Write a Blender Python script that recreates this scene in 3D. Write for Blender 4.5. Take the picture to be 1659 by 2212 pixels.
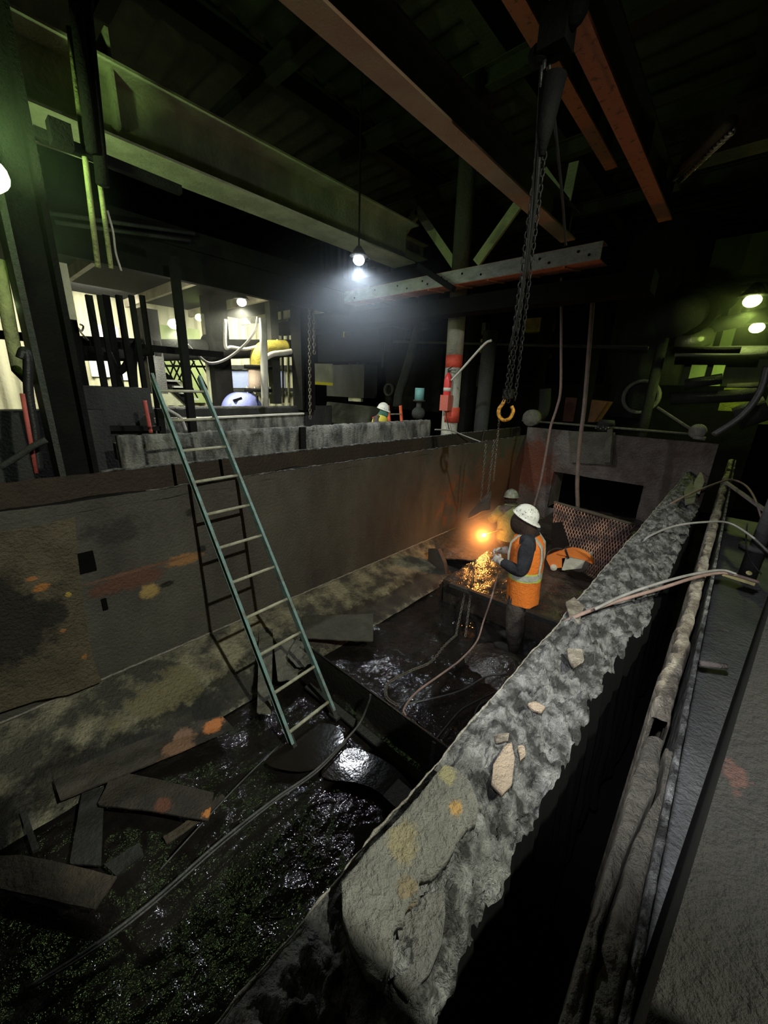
import bpy, math, random
import numpy as np
from mathutils import Vector, Matrix, noise
C = bpy.context.scene
for o in list(bpy.data.objects): bpy.data.objects.remove(o)
random.seed(7)
# ------------------------------------------------------------------ camera
W_, H_, F_ = 1659, 2212, 831.0
CX, CY = W_/2, H_/2
CZ = 2.75
_d = np.array([735-CX, 3720-CY, F_]); _d /= np.linalg.norm(_d)
_y = np.array([1615-CX, 866-CY, F_]); _y -= _d*(_y@_d); _y /= np.linalg.norm(_y)
_u = -_d; RR = np.array([np.cross(_y, _u), _y, _u])
cam = bpy.data.cameras.new('camera'); co = bpy.data.objects.new('camera', cam); C.collection.objects.link(co)
cam.sensor_fit = 'HORIZONTAL'; cam.sensor_width = 36; cam.lens = F_/W_*36; cam.clip_start = .02; cam.clip_end = 200
cols = [RR@np.array(v) for v in ((1,0,0),(0,-1,0),(0,0,-1))]
m = Matrix(((*[c[0] for c in cols],0),(*[c[1] for c in cols],0),(*[c[2] for c in cols],CZ),(0,0,0,1)))
co.matrix_world = m; C.camera = co
def _ray(px, py): return RR@np.array([px-CX, py-CY, F_])
def on_z(px, py, z): r = _ray(px,py); t = (z-CZ)/r[2]; return Vector((r[0]*t, r[1]*t, z))
def on_x(px, py, x): r = _ray(px,py); t = x/r[0]; return Vector((x, r[1]*t, r[2]*t+CZ))
def on_y(px, py, y): r = _ray(px,py); t = y/r[1]; return Vector((r[0]*t, y, r[2]*t+CZ))
# ------------------------------------------------------------------ world, exposure, area lights
w = bpy.data.worlds.new('world'); C.world = w; w.use_nodes = True
w.node_tree.nodes['Background'].inputs[0].default_value = (.55,.65,.5,1)
w.node_tree.nodes['Background'].inputs[1].default_value = .0015
C.view_settings.view_transform = 'Standard'; C.view_settings.look = 'None'
C.view_settings.exposure = 0; C.view_settings.gamma = 1; C.view_settings.use_curve_mapping = False
def light(name, kind, loc, power, col=(1,1,1), size=.1, aim=None, spot=60, blend=.3):
    l = bpy.data.lights.new(name, kind); l.energy = power; l.color = col
    if kind == 'AREA': l.size = size
    else: l.shadow_soft_size = size
    if kind == 'SPOT': l.spot_size = math.radians(spot); l.spot_blend = blend
    o = bpy.data.objects.new(name, l); C.collection.objects.link(o); o.location = loc
    if aim is not None: o.rotation_euler = (Vector(aim)-Vector(loc)).to_track_quat('-Z','Y').to_euler()
    return o
light('work_light', 'SPOT', (1.9, 1.0, 4.9), 760, (.98,1,.83), .05, (-2.9, 2.6, .5), 92, .5)
light('hand_light', 'SPOT', (-.03, .02, 2.92), 210, (.95,.97,1), .02, (-.35, 4.2, 1.0), 74, .75)
light('bay_fill', 'AREA', (-10.6, 2.4, 4.45), 260, (1,.98,.84), 1.5, (-12.5, 2.4, 2.8))  # unseen lamp added to wash the bay wall from behind the mezzanine edge
light('bay_fill_far', 'AREA', (-11.2, 6.6, 4.5), 170, (1,1,.84), 1.5, (-12.5, 7.0, 2.6))  # second unseen lamp, added to brighten the far part of the wall
light('deck_light', 'SPOT', (-1.5, -1.2, 4.2), 6.5, (1,.93,.78), .1, (.6, .9, 1.6), 60, .8)
# ------------------------------------------------------------------ materials
MATS = {}
def mat(name, c1, c2=None, scale=6, rough=.8, rough2=None, bump=.3, bscale=40, metal=0, blobs=(), spec=.4, detail=8, mid=.5, wid=.18, streak=1, bdist=None, bdet=5):
    """procedural two-tone surface in world metres; blobs = [(centre, radii, colour, jitter)] stains with a shape of their own"""
    if name in MATS: return MATS[name]
    m = bpy.data.materials.new(name); m.use_nodes = True; N = m.node_tree.nodes; L = m.node_tree.links
    b = N['Principled BSDF']; b.inputs['Metallic'].default_value = metal
    b.inputs['Specular IOR Level'].default_value = spec
    g = N.new('ShaderNodeNewGeometry'); mp = N.new('ShaderNodeMapping'); L.new(g.outputs['Position'], mp.inputs[0])
    mp.inputs['Scale'].default_value = (1,1,1/streak)
    n = N.new('ShaderNodeTexNoise'); n.inputs['Scale'].default_value = scale; n.inputs['Detail'].default_value = detail; n.inputs['Roughness'].default_value = .62
    L.new(mp.outputs[0], n.inputs['Vector'])
    r = N.new('ShaderNodeMapRange'); r.inputs[1].default_value = mid-wid; r.inputs[2].default_value = mid+wid; L.new(n.outputs[0], r.inputs[0])
    def mix(fac, a, bb):
        x = N.new('ShaderNodeMix'); x.data_type = 'RGBA'
        L.new(fac, x.inputs[0])
        for s, v in ((6,a),(7,bb)):
            if isinstance(v, tuple): x.inputs[s].default_value = (*v,1)
            else: L.new(v, x.inputs[s])
        return x.outputs[2]
    col = mix(r.outputs[0], c1, c2 or tuple(v*.6 for v in c1))
    if blobs:
        pass
    for (cen, rad, bc, jit) in blobs:
        n3 = N.new('ShaderNodeTexNoise'); n3.inputs['Scale'].default_value = min(60,max(4, .9/min(sorted(rad)[:2][-1],sorted(rad)[0]*3))); n3.inputs['Detail'].default_value = 6; n3.inputs['Roughness'].default_value=.75; L.new(g.outputs['Position'], n3.inputs['Vector'])
        jit = jit*1.8
        s = N.new('ShaderNodeVectorMath'); s.operation='SUBTRACT'; L.new(g.outputs['Position'], s.inputs[0]); s.inputs[1].default_value = tuple(cen)
        d = N.new('ShaderNodeVectorMath'); d.operation='DIVIDE'; L.new(s.outputs[0], d.inputs[0]); d.inputs[1].default_value = tuple(rad)
        l = N.new('ShaderNodeVectorMath'); l.operation='LENGTH'; L.new(d.outputs[0], l.inputs[0])
        a = N.new('ShaderNodeMath'); a.operation='MULTIPLY_ADD'; L.new(n3.outputs[0], a.inputs[0]); a.inputs[1].default_value = jit*3.2; L.new(l.outputs['Value'], a.inputs[2])
        q = N.new('ShaderNodeMapRange'); q.inputs[1].default_value = 1.0+jit*1.6; q.inputs[2].default_value = .62+jit*1.6; q.inputs[3].default_value=0; q.inputs[4].default_value=.86; L.new(a.outputs[0], q.inputs[0])
        col = mix(q.outputs[0], col, bc)
    L.new(col, b.inputs['Base Color'])
    n2 = N.new('ShaderNodeTexNoise'); n2.inputs['Scale'].default_value = bscale; n2.inputs['Detail'].default_value = bdet; n2.inputs['Roughness'].default_value=.65; L.new(g.outputs['Position'], n2.inputs['Vector'])
    if bump:
        bp = N.new('ShaderNodeBump'); bp.inputs['Strength'].default_value = min(1,bump); bp.inputs['Distance'].default_value = bdist or 2.2/bscale; L.new(n2.outputs[0], bp.inputs['Height']); L.new(bp.outputs[0], b.inputs['Normal'])
    if rough2 is None: b.inputs['Roughness'].default_value = rough
    else:
        q = N.new('ShaderNodeMapRange'); q.inputs[1].default_value=.4; q.inputs[2].default_value=.6; q.inputs[3].default_value=rough; q.inputs[4].default_value=rough2; L.new(n.outputs[0], q.inputs[0]); L.new(q.outputs[0], b.inputs['Roughness'])
    MATS[name] = m; return m
def glow(name, col, power):
    m = bpy.data.materials.new(name); m.use_nodes = True; N = m.node_tree.nodes; b = N['Principled BSDF']
    b.inputs['Base Color'].default_value = (*col,1); b.inputs['Emission Color'].default_value = (*col,1); b.inputs['Emission Strength'].default_value = power
    return m
# ------------------------------------------------------------------ object helpers
OFF = {}
def tag(o, label=None, cat=None, group=None, kind=None):
    if label: o['label'] = label
    if cat: o['category'] = cat
    if group: o['group'] = group
    if kind: o['kind'] = kind
    return o
def thing(name, loc, label, cat, group=None, rz=0, local=False):
    o = bpy.data.objects.new(name, None); C.collection.objects.link(o); o.location = loc; o.rotation_euler = (0,0,rz); o.empty_display_size = .1
    OFF[o.name] = Vector((0,0,0)) if local else Vector(loc)
    return tag(o, label, cat, group)
class MB:
    def __init__(s): s.v = []; s.f = []
    def add(s, vs, fs):
        n = len(s.v); s.v += [Vector(p) for p in vs]; s.f += [tuple(i+n for i in f) for f in fs]; return s
    def box(s, c, d, R=None):
        c = Vector(c); vs = []
        for x in (-.5,.5):
            for y in (-.5,.5):
                for z in (-.5,.5):
                    p = Vector((x*d[0], y*d[1], z*d[2])); vs.append(c + (R@p if R else p))
        return s.add(vs, [(0,1,3,2),(4,6,7,5),(0,4,5,1),(2,3,7,6),(0,2,6,4),(1,5,7,3)])
    def bar(s, p, q, w, h, up=(0,0,1)):
        p = Vector(p); q = Vector(q); d = (q-p).normalized(); up = Vector(up)
        a = d.cross(up)
        if a.length < 1e-3: a = d.cross(Vector((1,0,0)))
        a.normalize(); b = a.cross(d)
        vs = [e + a*(w*i*.5) + b*(h*j*.5) for e in (p,q) for i,j in ((-1,-1),(1,-1),(1,1),(-1,1))]
        return s.add(vs, [(3,2,1,0),(4,5,6,7),(0,1,5,4),(1,2,6,5),(2,3,7,6),(3,0,4,7)])
    def tube(s, pts, r, n=10, caps=True):
        pts = [Vector(p) for p in pts]; k = len(pts); rs = r if isinstance(r,(list,tuple)) else [r]*k
        prev = None; vs = []; fs = []
        for i in range(k):
            d = (pts[min(i+1,k-1)]-pts[max(i-1,0)]).normalized()
            if prev is None:
                a = d.orthogonal().normalized()
            else: a = (prev - d*prev.dot(d)).normalized()
            prev = a; b = d.cross(a)
            for j in range(n):
                t = 2*math.pi*j/n; vs.append(pts[i]+(a*math.cos(t)+b*math.sin(t))*rs[i])
        for i in range(k-1):
            for j in range(n): fs.append((i*n+j, i*n+(j+1)%n, (i+1)*n+(j+1)%n, (i+1)*n+j))
        if caps: fs.append(tuple(range(n-1,-1,-1))); fs.append(tuple((k-1)*n+j for j in range(n)))
        return s.add(vs, fs)
    def pipe(s, p, q, r, ri, n=24):      # hollow ring/pipe
        p = Vector(p); q = Vector(q); d=(q-p).normalized(); a=d.orthogonal().normalized(); b=d.cross(a); vs=[]; fs=[]
        for (e,rr) in ((p,r),(q,r),(q,ri),(p,ri)):
            for j in range(n):
                t=2*math.pi*j/n; vs.append(e+(a*math.cos(t)+b*math.sin(t))*rr)
        for i in range(4):
            for j in range(n): fs.append((i*n+j, i*n+(j+1)%n, ((i+1)%4)*n+(j+1)%n, ((i+1)%4)*n+j))
        return s.add(vs, fs)
    def lathe(s, c, prof, axis=(0,0,1), n=24):
        return s.tube([Vector(c)+Vector(axis)*h for _,h in prof], [max(r,1e-4) for r,_ in prof], n)
    def ell(s, c, r, nu=20, nv=12, R=None):
        c=Vector(c); vs=[]; fs=[]
        for i in range(nv+1):
            ph=math.pi*i/nv
            for j in range(nu):
                t=2*math.pi*j/nu; p=Vector((r[0]*math.sin(ph)*math.cos(t), r[1]*math.sin(ph)*math.sin(t), r[2]*math.cos(ph))); vs.append(c+(R@p if R else p))
        for i in range(nv):
            for j in range(nu): fs.append((i*nu+j,(i+1)*nu+j,(i+1)*nu+(j+1)%nu,i*nu+(j+1)%nu))
        return s.add(vs,fs)
    def prism(s, poly, vec):
        k=len(poly); vec=Vector(vec); vs=[Vector(p) for p in poly]+[Vector(p)+vec for p in poly]
        return s.add(vs, [tuple(range(k-1,-1,-1)), tuple(range(k,2*k))]+[(i,(i+1)%k,(i+1)%k+k,i+k) for i in range(k)])
    def ibeam(s, p, q, w, h, t=.02, tw=.015):  # p,q on the bottom centre line
        u = Vector((0,0,1)); p=Vector(p); q=Vector(q)
        s.bar(p+u*t/2, q+u*t/2, w, t); s.bar(p+u*(h-t/2), q+u*(h-t/2), w, t); s.bar(p+u*h/2, q+u*h/2, tw, h-2*t); return s
    def build(s, name, m, parent=None, smooth=False):
        if parent is not None: off = OFF[parent.name]; loc = Vector((0,0,0))
        else:
            xs=[p.x for p in s.v]; ys=[p.y for p in s.v]; off = Vector(((min(xs)+max(xs))/2,(min(ys)+max(ys))/2,min(p.z for p in s.v))); loc = off
        me = bpy.data.meshes.new(name); me.from_pydata([p-off for p in s.v], [], s.f); me.materials.append(m)
        me.validate(); 
        import bmesh
        bm = bmesh.new(); bm.from_mesh(me); bmesh.ops.recalc_face_normals(bm, faces=bm.faces); bm.to_mesh(me); bm.free()
        if smooth: me.polygons.foreach_set('use_smooth', [True]*len(me.polygons))
        o = bpy.data.objects.new(name, me); C.collection.objects.link(o); o.location = loc
        OFF[o.name] = off
        if parent is not None: o.parent = parent
        return o
def inpoly(x, y, P):
    c=False; j=len(P)-1
    for i in range(len(P)):
        if (P[i][1]>y)!=(P[j][1]>y) and x < (P[j][0]-P[i][0])*(y-P[i][1])/(P[j][1]-P[i][1])+P[i][0]: c = not c
        j=i
    return c
def nearpoly(x, y, P):
    best=None
    for i in range(len(P)):
        ax,ay=P[i]; bx,by=P[(i+1)%len(P)]; dx,dy=bx-ax,by-ay; t=max(0,min(1,((x-ax)*dx+(y-ay)*dy)/(dx*dx+dy*dy+1e-12))); qx,qy=ax+t*dx,ay+t*dy; d=(qx-x)**2+(qy-y)**2
        if best is None or d<best[0]: best=(d,qx,qy)
    return best[1],best[2]
def slab(P, cell, thick, hfun, mp):
    """polygon P in (u,v) turned into a gridded plate; hfun(u,v) top height; mp(u,v,w) -> world"""
    us=[p[0] for p in P]; vs=[p[1] for p in P]; u0,v0=min(us),min(vs); nu=int((max(us)-u0)/cell)+2; nv=int((max(vs)-v0)/cell)+2
    ins={(i,j):inpoly(u0+i*cell,v0+j*cell,P) for i in range(nu+1) for j in range(nv+1)}
    idx={}; V=[]; Fc=[]
    def vert(i,j):
        if (i,j) in idx: return idx[(i,j)]
        u,v=u0+i*cell,v0+j*cell
        if not ins[(i,j)]: u,v=nearpoly(u,v,P)
        idx[(i,j)]=len(V); V.append((u,v)); return idx[(i,j)]
    cells=[(i,j) for i in range(nu) for j in range(nv) if ins[(i,j)] or ins[(i+1,j)] or ins[(i,j+1)] or ins[(i+1,j+1)]]
    for i,j in cells: Fc.append((vert(i,j),vert(i+1,j),vert(i+1,j+1),vert(i,j+1)))
    n=len(V); ed={}
    for f in Fc:
        for a,b in zip(f,f[1:]+f[:1]): ed[(a,b)]=1
    top=[mp(u,v,hfun(u,v)) for u,v in V]; bot=[mp(u,v,hfun(u,v)-thick) for u,v in V]
    fs=list(Fc)+[tuple(reversed([x+n for x in f])) for f in Fc]
    for (a,b) in ed:
        if (b,a) not in ed: fs.append((b,a,a+n,b+n))
    return MB().add(top+bot, fs)
def fbm(x,y,z=0,o=5): return noise.fractal(Vector((x,y,z)), 1.0, 2.1, o)
def catmull(P, n=8):
    P=[Vector(p) for p in P]; Q=[P[0]*2-P[1]]+P+[P[-1]*2-P[-2]]; out=[]
    for i in range(1,len(Q)-2):
        for k in range(n):
            t=k/n; a,b,c,d=Q[i-1:i+3]
            out.append(.5*((2*b)+(c-a)*t+(2*a-5*b+4*c-d)*t*t+(3*b-a-3*c+d)*t**3))
    out.append(P[-1]); return out
def cable(name, pts, r, m, label, cat='cable', group=None, n=8):
    o = MB().tube(catmull(pts), r, n).build(name, m, None, True); return tag(o, label, cat, group)
# ------------------------------------------------------------------ palette
rust=(.30,.11,.04); orange=(.75,.24,.07)
M_wet = mat('wet_sludge', (.006,.0055,.005), (.018,.016,.015), 3.0, .05, .10, 1, 40, spec=1.0, mid=.5, bdist=.0065, bdet=2.5)
M_glint = mat('rippled_wet_sludge', (.006,.0055,.005), (.014,.012,.011), 4, .05, None, 1, 42, spec=1.0, bdist=.005, bdet=2.5)
M_pud = mat('oily_puddle', (.010,.008,.007), (.014,.011,.009), 2, .07, None, .03, 8, spec=.6)
bl=lambda px,py,rx,rz,c,j=.35: (on_x(px,py,-3.6),(.6,rx,rz),c,j)
M_wall = mat('tank_wall_steel', (.10,.095,.078), (.045,.04,.036), 1.6, .62, None, .5, 35, streak=2.2, blobs=[
  bl(395,1208,.20,.07,(.34,.17,.06),.3), bl(322,1275,.10,.085,(.42,.29,.10),.35), bl(270,1255,.34,.10,(.13,.055,.035),.35),
  bl(300,1230,.5,.02,(.16,.08,.05),.25), bl(360,1262,.075,.035,(.002,.002,.002),.2), bl(435,1185,.05,.045,(.004,.004,.004),.2), bl(412,1108,.05,.05,(.01,.01,.009),.25),
  bl(255,1150,.25,.13,(.03,.028,.025),.5),(Vector((-3.6,8.2,.75)),(.5,2.6,.9),(.16,.065,.035),.5)])
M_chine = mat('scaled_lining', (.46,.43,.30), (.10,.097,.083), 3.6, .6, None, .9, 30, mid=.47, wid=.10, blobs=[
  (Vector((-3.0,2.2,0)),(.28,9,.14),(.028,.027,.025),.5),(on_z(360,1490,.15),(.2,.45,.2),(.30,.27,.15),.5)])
M_end = mat('end_wall_crust', (.34,.29,.26), (.16,.11,.09), 3, .8, None, 1, 25, blobs=[
  (on_y(1150,1010,8.9),(.62,.8,.75),(.30,.09,.045),.35),(on_y(1235,960,8.9),(.45,.5,.45),(.40,.36,.33),.4)])
M_dark = mat('near_black_steel', (.012,.012,.011), (.006,.006,.006), 4, .85, None, .5, 40, spec=.15)  # one near-black steel tone, faintly mottled
M_dark2 = mat('dull_grey_steel', (.05,.052,.047), (.02,.02,.019), 3, .65, None, .5, 35, streak=3)
M_crust = mat('grey_crust', (.40,.40,.39), (.05,.05,.047), 12, .7, None, 1, 45, mid=.46, wid=.12)
M_lip = mat('bright_edge_scale', (.55,.52,.46), (.30,.27,.22), 12, .7, None, 1, 60)
M_crust2 = mat('tan_crust', (.56,.50,.41), (.16,.13,.10), 8, .8, None, 1, 55, mid=.48, wid=.14)
M_slab = mat('grey_yellow_slab', (.27,.265,.235), (.17,.168,.15), 10, .8, None, .9, 50, blobs=[
  (on_z(985,1755,1.53),(.022,.03,.1),(.62,.37,.12),.35),(on_z(875,1830,1.53),(.05,.06,.1),(.36,.31,.18),.4),(on_z(880,1930,1.53),(.025,.03,.1),(.28,.22,.13),.6),(on_z(965,1690,1.53),(.035,.04,.1),(.40,.36,.19),.4)])
M_ivory = mat('ivory_panel_paint', (.62,.60,.40), (.40,.38,.25), 1.2, .6, None, .2, 20, streak=6)
M_green = mat('lime_wall_paint', (.40,.47,.20), (.25,.31,.13), 1.5, .6, None, .2, 20, streak=5)
M_cream = mat('cream_steel_paint', (.66,.68,.46), (.36,.37,.25), 3, .6, None, .4, 25, mid=.42, streak=2)
M_olive = mat('dull_girder_paint', (.13,.125,.10), (.08,.075,.06), 3, .65, None, .4, 25)
M_redp = mat('red_lead_underside', (.62,.22,.13), (.25,.12,.08), 14, .7, None, .5, 60, mid=.60, wid=.05)
M_conc = mat('pale_column_paint', (.55,.53,.44), (.30,.29,.24), 5, .7, None, .4, 30, streak=3)
M_black = mat('black_rubber', (.012,.012,.012), (.02,.02,.02), 10, .4, None, .2, 60)
M_blue = mat('blue_pump_paint', (.22,.25,.62), (.17,.20,.50), 4, .45, None, .1, 30)
M_yel = mat('yellow_pipe_paint', (.60,.50,.07), (.25,.21,.06), 4, .5, None, .3, 30, mid=.55)
M_white = mat('white_pipe_paint', (.72,.70,.62), (.5,.48,.42), 6, .5, None, .2, 30)
M_roof = mat('roof_deck_paint', (.09,.095,.055), (.05,.053,.033), 2, .7, None, .3, 20)
M_rustplate = mat('mottled_rusty_plate', (.13,.10,.07), (.045,.038,.032), 5, .7, None, .7, 40)
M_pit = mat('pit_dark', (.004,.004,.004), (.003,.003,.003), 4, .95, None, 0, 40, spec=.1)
M_yg = mat('galvanised_rail_paint', (.52,.54,.50), (.30,.31,.28), 6, .5, None, .4, 40, streak=.5)

# ------------------------------------------------------------------ the tank shell
def struct(o): o['kind'] = 'structure'; return o
def grid(us, vs, fn):
    V=[fn(u,v) for u in us for v in vs]; n=len(vs)
    return MB().add(V, [(i*n+j,(i+1)*n+j,(i+1)*n+j+1,i*n+j+1) for i in range(len(us)-1) for j in range(n-1)])
def lin(a,b,n): return [a+(b-a)*i/n for i in range(n+1)]
# floor of the tank: sludge, lumpy
def floor_z(x,y):
    z=.035*fbm(x*1.3,y*1.3,3)+.012*fbm(x*6,y*6,9)+.004*fbm(x*17,y*17,4,3)
    if y<1.9: z-=.02
    return z-.015
fl=grid(lin(-3.1,-.35,240), lin(-1.5,9.0,760), lambda x,y:(x,y,floor_z(x,y)))
struct(fl.build('floor', M_wet, None, True))
# chine: sloped lining between wall and floor, pale patches and dark tar
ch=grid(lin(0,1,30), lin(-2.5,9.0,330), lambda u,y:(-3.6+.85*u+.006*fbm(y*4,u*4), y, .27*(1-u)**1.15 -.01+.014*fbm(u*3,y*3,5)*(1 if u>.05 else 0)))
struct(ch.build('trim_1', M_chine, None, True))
ed=MB().tube([(-3.6+.012+.004*fbm(i*.9,1), -2.5+i*.05, .275+.006*fbm(i*.7,4)) for i in range(231)], .009, 6); struct(ed.build('trim_2', M_lip))
# left wall with pocked surface, inner lip and higher outer shell
wl=grid(lin(.2,1.86,40), lin(-2.5,8.95,260), lambda z,y:(-3.6+.012*fbm(y*2,z*2,7)+.01*max(0,fbm(y*5,z*5,2)), y, z+(.012*fbm(y*3,0) if z>1.8 else 0)))
struct(wl.build('wall_left', M_wall, None, True))
lipm=MB().tube([(-3.6+.012*fbm(i*.3,2), 1.0+i*.04, 1.865+.014*fbm(i*.35,6)) for i in range(198)], [.004+.009*abs(fbm(i*.31,8)) for i in range(198)], 6); struct(lipm.build('trim_3', M_crust))
t2=grid(lin(-3.6,-4.0,4), lin(-2.5,9.4,120), lambda x,y:(x,y,1.78+.03*fbm(x*3,y*2)))
struct(t2.build('trim_4', M_dark, None, True))
M_outer = mat('outer_shell_rust', (.035,.029,.023), (.06,.04,.027), 2, .75, None, .6, 30)
ow=MB()
g1=grid(lin(0.0,2.0,20), lin(-2.5,9.5,240), lambda z,y:(-4.0+.01*fbm(y*2,z*2), y, z-.02+(.012*fbm(y*6,1) if z>1.9 else 0)))
ow.add(g1.v,g1.f); g1=grid(lin(0.0,2.0,3), lin(-2.5,9.5,240), lambda z,y:(-4.03, y, z-.02+(.012*fbm(y*6,1) if z>1.9 else 0))); ow.add(g1.v,g1.f)
struct(ow.build('wall_outer', M_outer))
oe=MB().tube([(-4.015, .8+i*.05, 1.985+.012*fbm(i*.3*1.0,1)) for i in range(174)], [.010+.008*abs(fbm(i*.8,3)) for i in range(174)], 6); struct(oe.build('trim_5', M_crust))
# end wall with a black opening
ew=MB(); y0=8.9
op=[on_y(1195,1020,y0),on_y(1392,1052,y0)]
ox0,ox1,oz1=-2.86,-1.13,1.13
def endcell(x0,x1,z0,z1):
    g=grid(lin(x0,x1,max(2,int((x1-x0)*14))), lin(z0,z1,max(2,int((z1-z0)*14))), lambda x,z:(x, y0+.05*fbm(x*1.7,z*1.7,4)+.02*fbm(x*9,z*9), z)); ew.add(g.v,g.f)
endcell(-3.6,ox0,-.1,2.05); endcell(ox0,ox1,oz1,2.05); endcell(ox1,-.2,-.1,2.05); endcell(ox0,ox1,-.1,.3)
for p,q in (((ox0,8.9,.3),(ox0,9.6,oz1)),((ox1,8.9,.3),(ox1,9.6,oz1))):
    ew.add([(p[0],p[1],p[2]),(q[0],q[1],p[2]),(q[0],q[1],q[2]),(p[0],p[1],q[2])],[(0,1,2,3)])
ew.add([(ox0,8.9,oz1),(ox1,8.9,oz1),(ox1,9.6,oz1),(ox0,9.6,oz1)],[(0,1,2,3)])
ew.add([(-3.6,8.95,2.05),(-.2,8.95,2.05),(-.2,9.3,2.0),(-3.6,9.3,2.0)],[(0,1,2,3)])
struct(ew.build('wall_end', M_end, None, True))
struct(MB().box((-2,10.4,.6),(3.4,.1,1.6)).build('wall_behind_opening', M_pit))
# right wall: thin plate with a sludge bank lying on its outer side
def ledgeL(y): return -.515+.012*fbm(y*2.2,5)+.005*fbm(y*14,2)
rw=grid(lin(0,1.5,6), lin(-.5,9.2,300), lambda z,y:(ledgeL(y)-.03*(1.5-z)/1.5-.004, y, z))
struct(rw.build('wall_right', M_dark))
def ledgeW(y): return .31+.05*max(0,min(1,(y-2)/.8))-.16*max(0,min(1,(y-6.5)/1.5))+.02*fbm(y*1.7,8)+.03*fbm(y*6,3)
ys=[]; yy=-.2
while yy<11.5: ys.append(yy); yy+=.0075+.004*max(0,yy)
def ledge(u,y):
    wd=max(.09,ledgeW(y)); x=ledgeL(y)+wd*u
    base=1.505-.02*u-.10*u*u
    am=min(1,u*6)
    d=.060*fbm(x*5,y*4,1)+.050*abs(fbm(x*12,y*10,5))+.022*fbm(x*34,y*30,8)+.010*fbm(x*80,y*75,2,2)
    return (x+.012*am*fbm(x*20,y*20,3), y, base+am*d)
L1=grid(lin(0,1,52), ys, ledge)
sd=grid(lin(0,1,8), ys, lambda u,y:(lambda p:(p[0]+.05*u+.03*fbm(y*5,u*4)*u, y, p[2]-1.1*u**1.5))(ledge(1,y))); struct(sd.build('wall_right_flank',M_pit,None,True))  # black sludge flank; its unlit shade is put into the near-black colour
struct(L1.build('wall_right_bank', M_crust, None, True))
le=MB().tube([(ledgeL(y)+.004*fbm(y*20,1), y, 1.512+.008*fbm(y*12,2)) for y in ys[::2]], [.002+.007*abs(fbm(y*9,4)) for y in ys[::2]], 6); struct(le.build('trim_6', M_lip, None, True))
struct(MB().add([(-.6,-2.5,-.1),(2.6,-2.5,-.1),(2.6,13,-.1),(-.6,13,-.1)],[(0,1,2,3)]).build('floor_pit', M_pit))

# second ridge: two flaking plates standing side by side
def ridge(name, cx, wd, top, y0_, y1_, m, seed, amp=.02):
    ysr=[]; y=y0_
    while y<y1_: ysr.append(y); y+=.008+.006*max(0,y)
    prof=[(-.5,-1.4),(-.5,-.03),(-.42,0),(-.2,.004),(0,0),(.2,.004),(.42,0),(.5,-.03),(.5,-1.4)]
    V=[];n=len(prof)
    for y in ysr:
        jl=amp*fbm(y*3.2,seed)+amp*.8*fbm(y*13,seed+3); jr=amp*.6*fbm(y*4,seed+7)+amp*.4*fbm(y*15,seed+9)
        for k,(u,h) in enumerate(prof):
            x=cx(y)+u*wd(y)+(jl if u<0 else jr)
            V.append((x, y, top+h+.016*fbm(x*15,y*9,seed)+.012*fbm(x*40,y*28,seed)))
    F=[(i*n+j,(i+1)*n+j,(i+1)*n+j+1,i*n+j+1) for i in range(len(ysr)-1) for j in range(n-1)]
    return struct(MB().add(V,F).build(name, m, None, True))
M_rn = mat('olive_grey_crust', (.21,.19,.155), (.12,.11,.09), 9, .8, None, .9, 50)
crk=lambda y:.052+.016*math.sin(y*5+.6)+.012*fbm(y*4,6)
ridge('wall_ridge_near', lambda y:(.004+crk(y)-.004)/2, lambda y:crk(y)-.004-.004, 1.5, .3, 1.60, M_rn, 1, .008)
ridge('wall_ridge_near', lambda y:(crk(y)+.004+.095)/2, lambda y:.091-crk(y), 1.495, .3, 1.57, M_rn, 5, .003)
ridge('wall_ridge_far', lambda y:.035, lambda y:.060, 1.5, 1.72, 12, M_crust2, 11, .030)
ridge('wall_ridge_thin', lambda y:.108, lambda y:.022, 1.49, .3, 12, M_crust, 21, .004)
# lower walkway beyond the ridges: grey boards on steel
struct(MB().box((.75,5.2,.62),(1.1,9,.05)).build('floor_walkway', mat('grey_walkway_plate', (.42,.42,.42),(.25,.25,.25),3,.6,None,.6,25)))
# foreground parapet on the right
pp=[(on_z(1659,1335,1.9)),on_z(1620,1450,1.9),on_z(1560,1700,1.9),on_z(1480,1950,1.9),on_z(1420,2100,1.9),on_z(1385,2212,1.9)]
A=Vector((.29,2.35,1.9)); B=Vector((.055,.12,1.9))
def par(u,v):  # v along, u across
    p=B.lerp(A,v); x=p.x+u*1.6; return (x, p.y, 1.9+.35*u*.3+.004*fbm(x*6,p.y*6)+.006*max(0,fbm(x*14,p.y*9,3)))
pg=grid(lin(0,1,90), lin(-.3,2.2,200), par)
s1=grid(lin(0,1,6), lin(-.3,2.2,100), lambda u,v:(par(0,v)[0]+.012*u, par(0,v)[1], par(0,v)[2]-1.6*u)); pg.add(s1.v,s1.f)
M_par = mat('brown_grey_parapet', (.023,.021,.017), (.016,.015,.0135), 4, .75, None, .8, 45, blobs=[(on_z(1590,1680,1.9),(.025,.05,.2),(.07,.032,.024),.6)])
struct(pg.build('wall_parapet', M_par, None, True))

# ------------------------------------------------------------------ building shell
struct(MB().box((-4,6,-.3),(60,50,.1)).build('floor_hall', M_dark))
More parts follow.
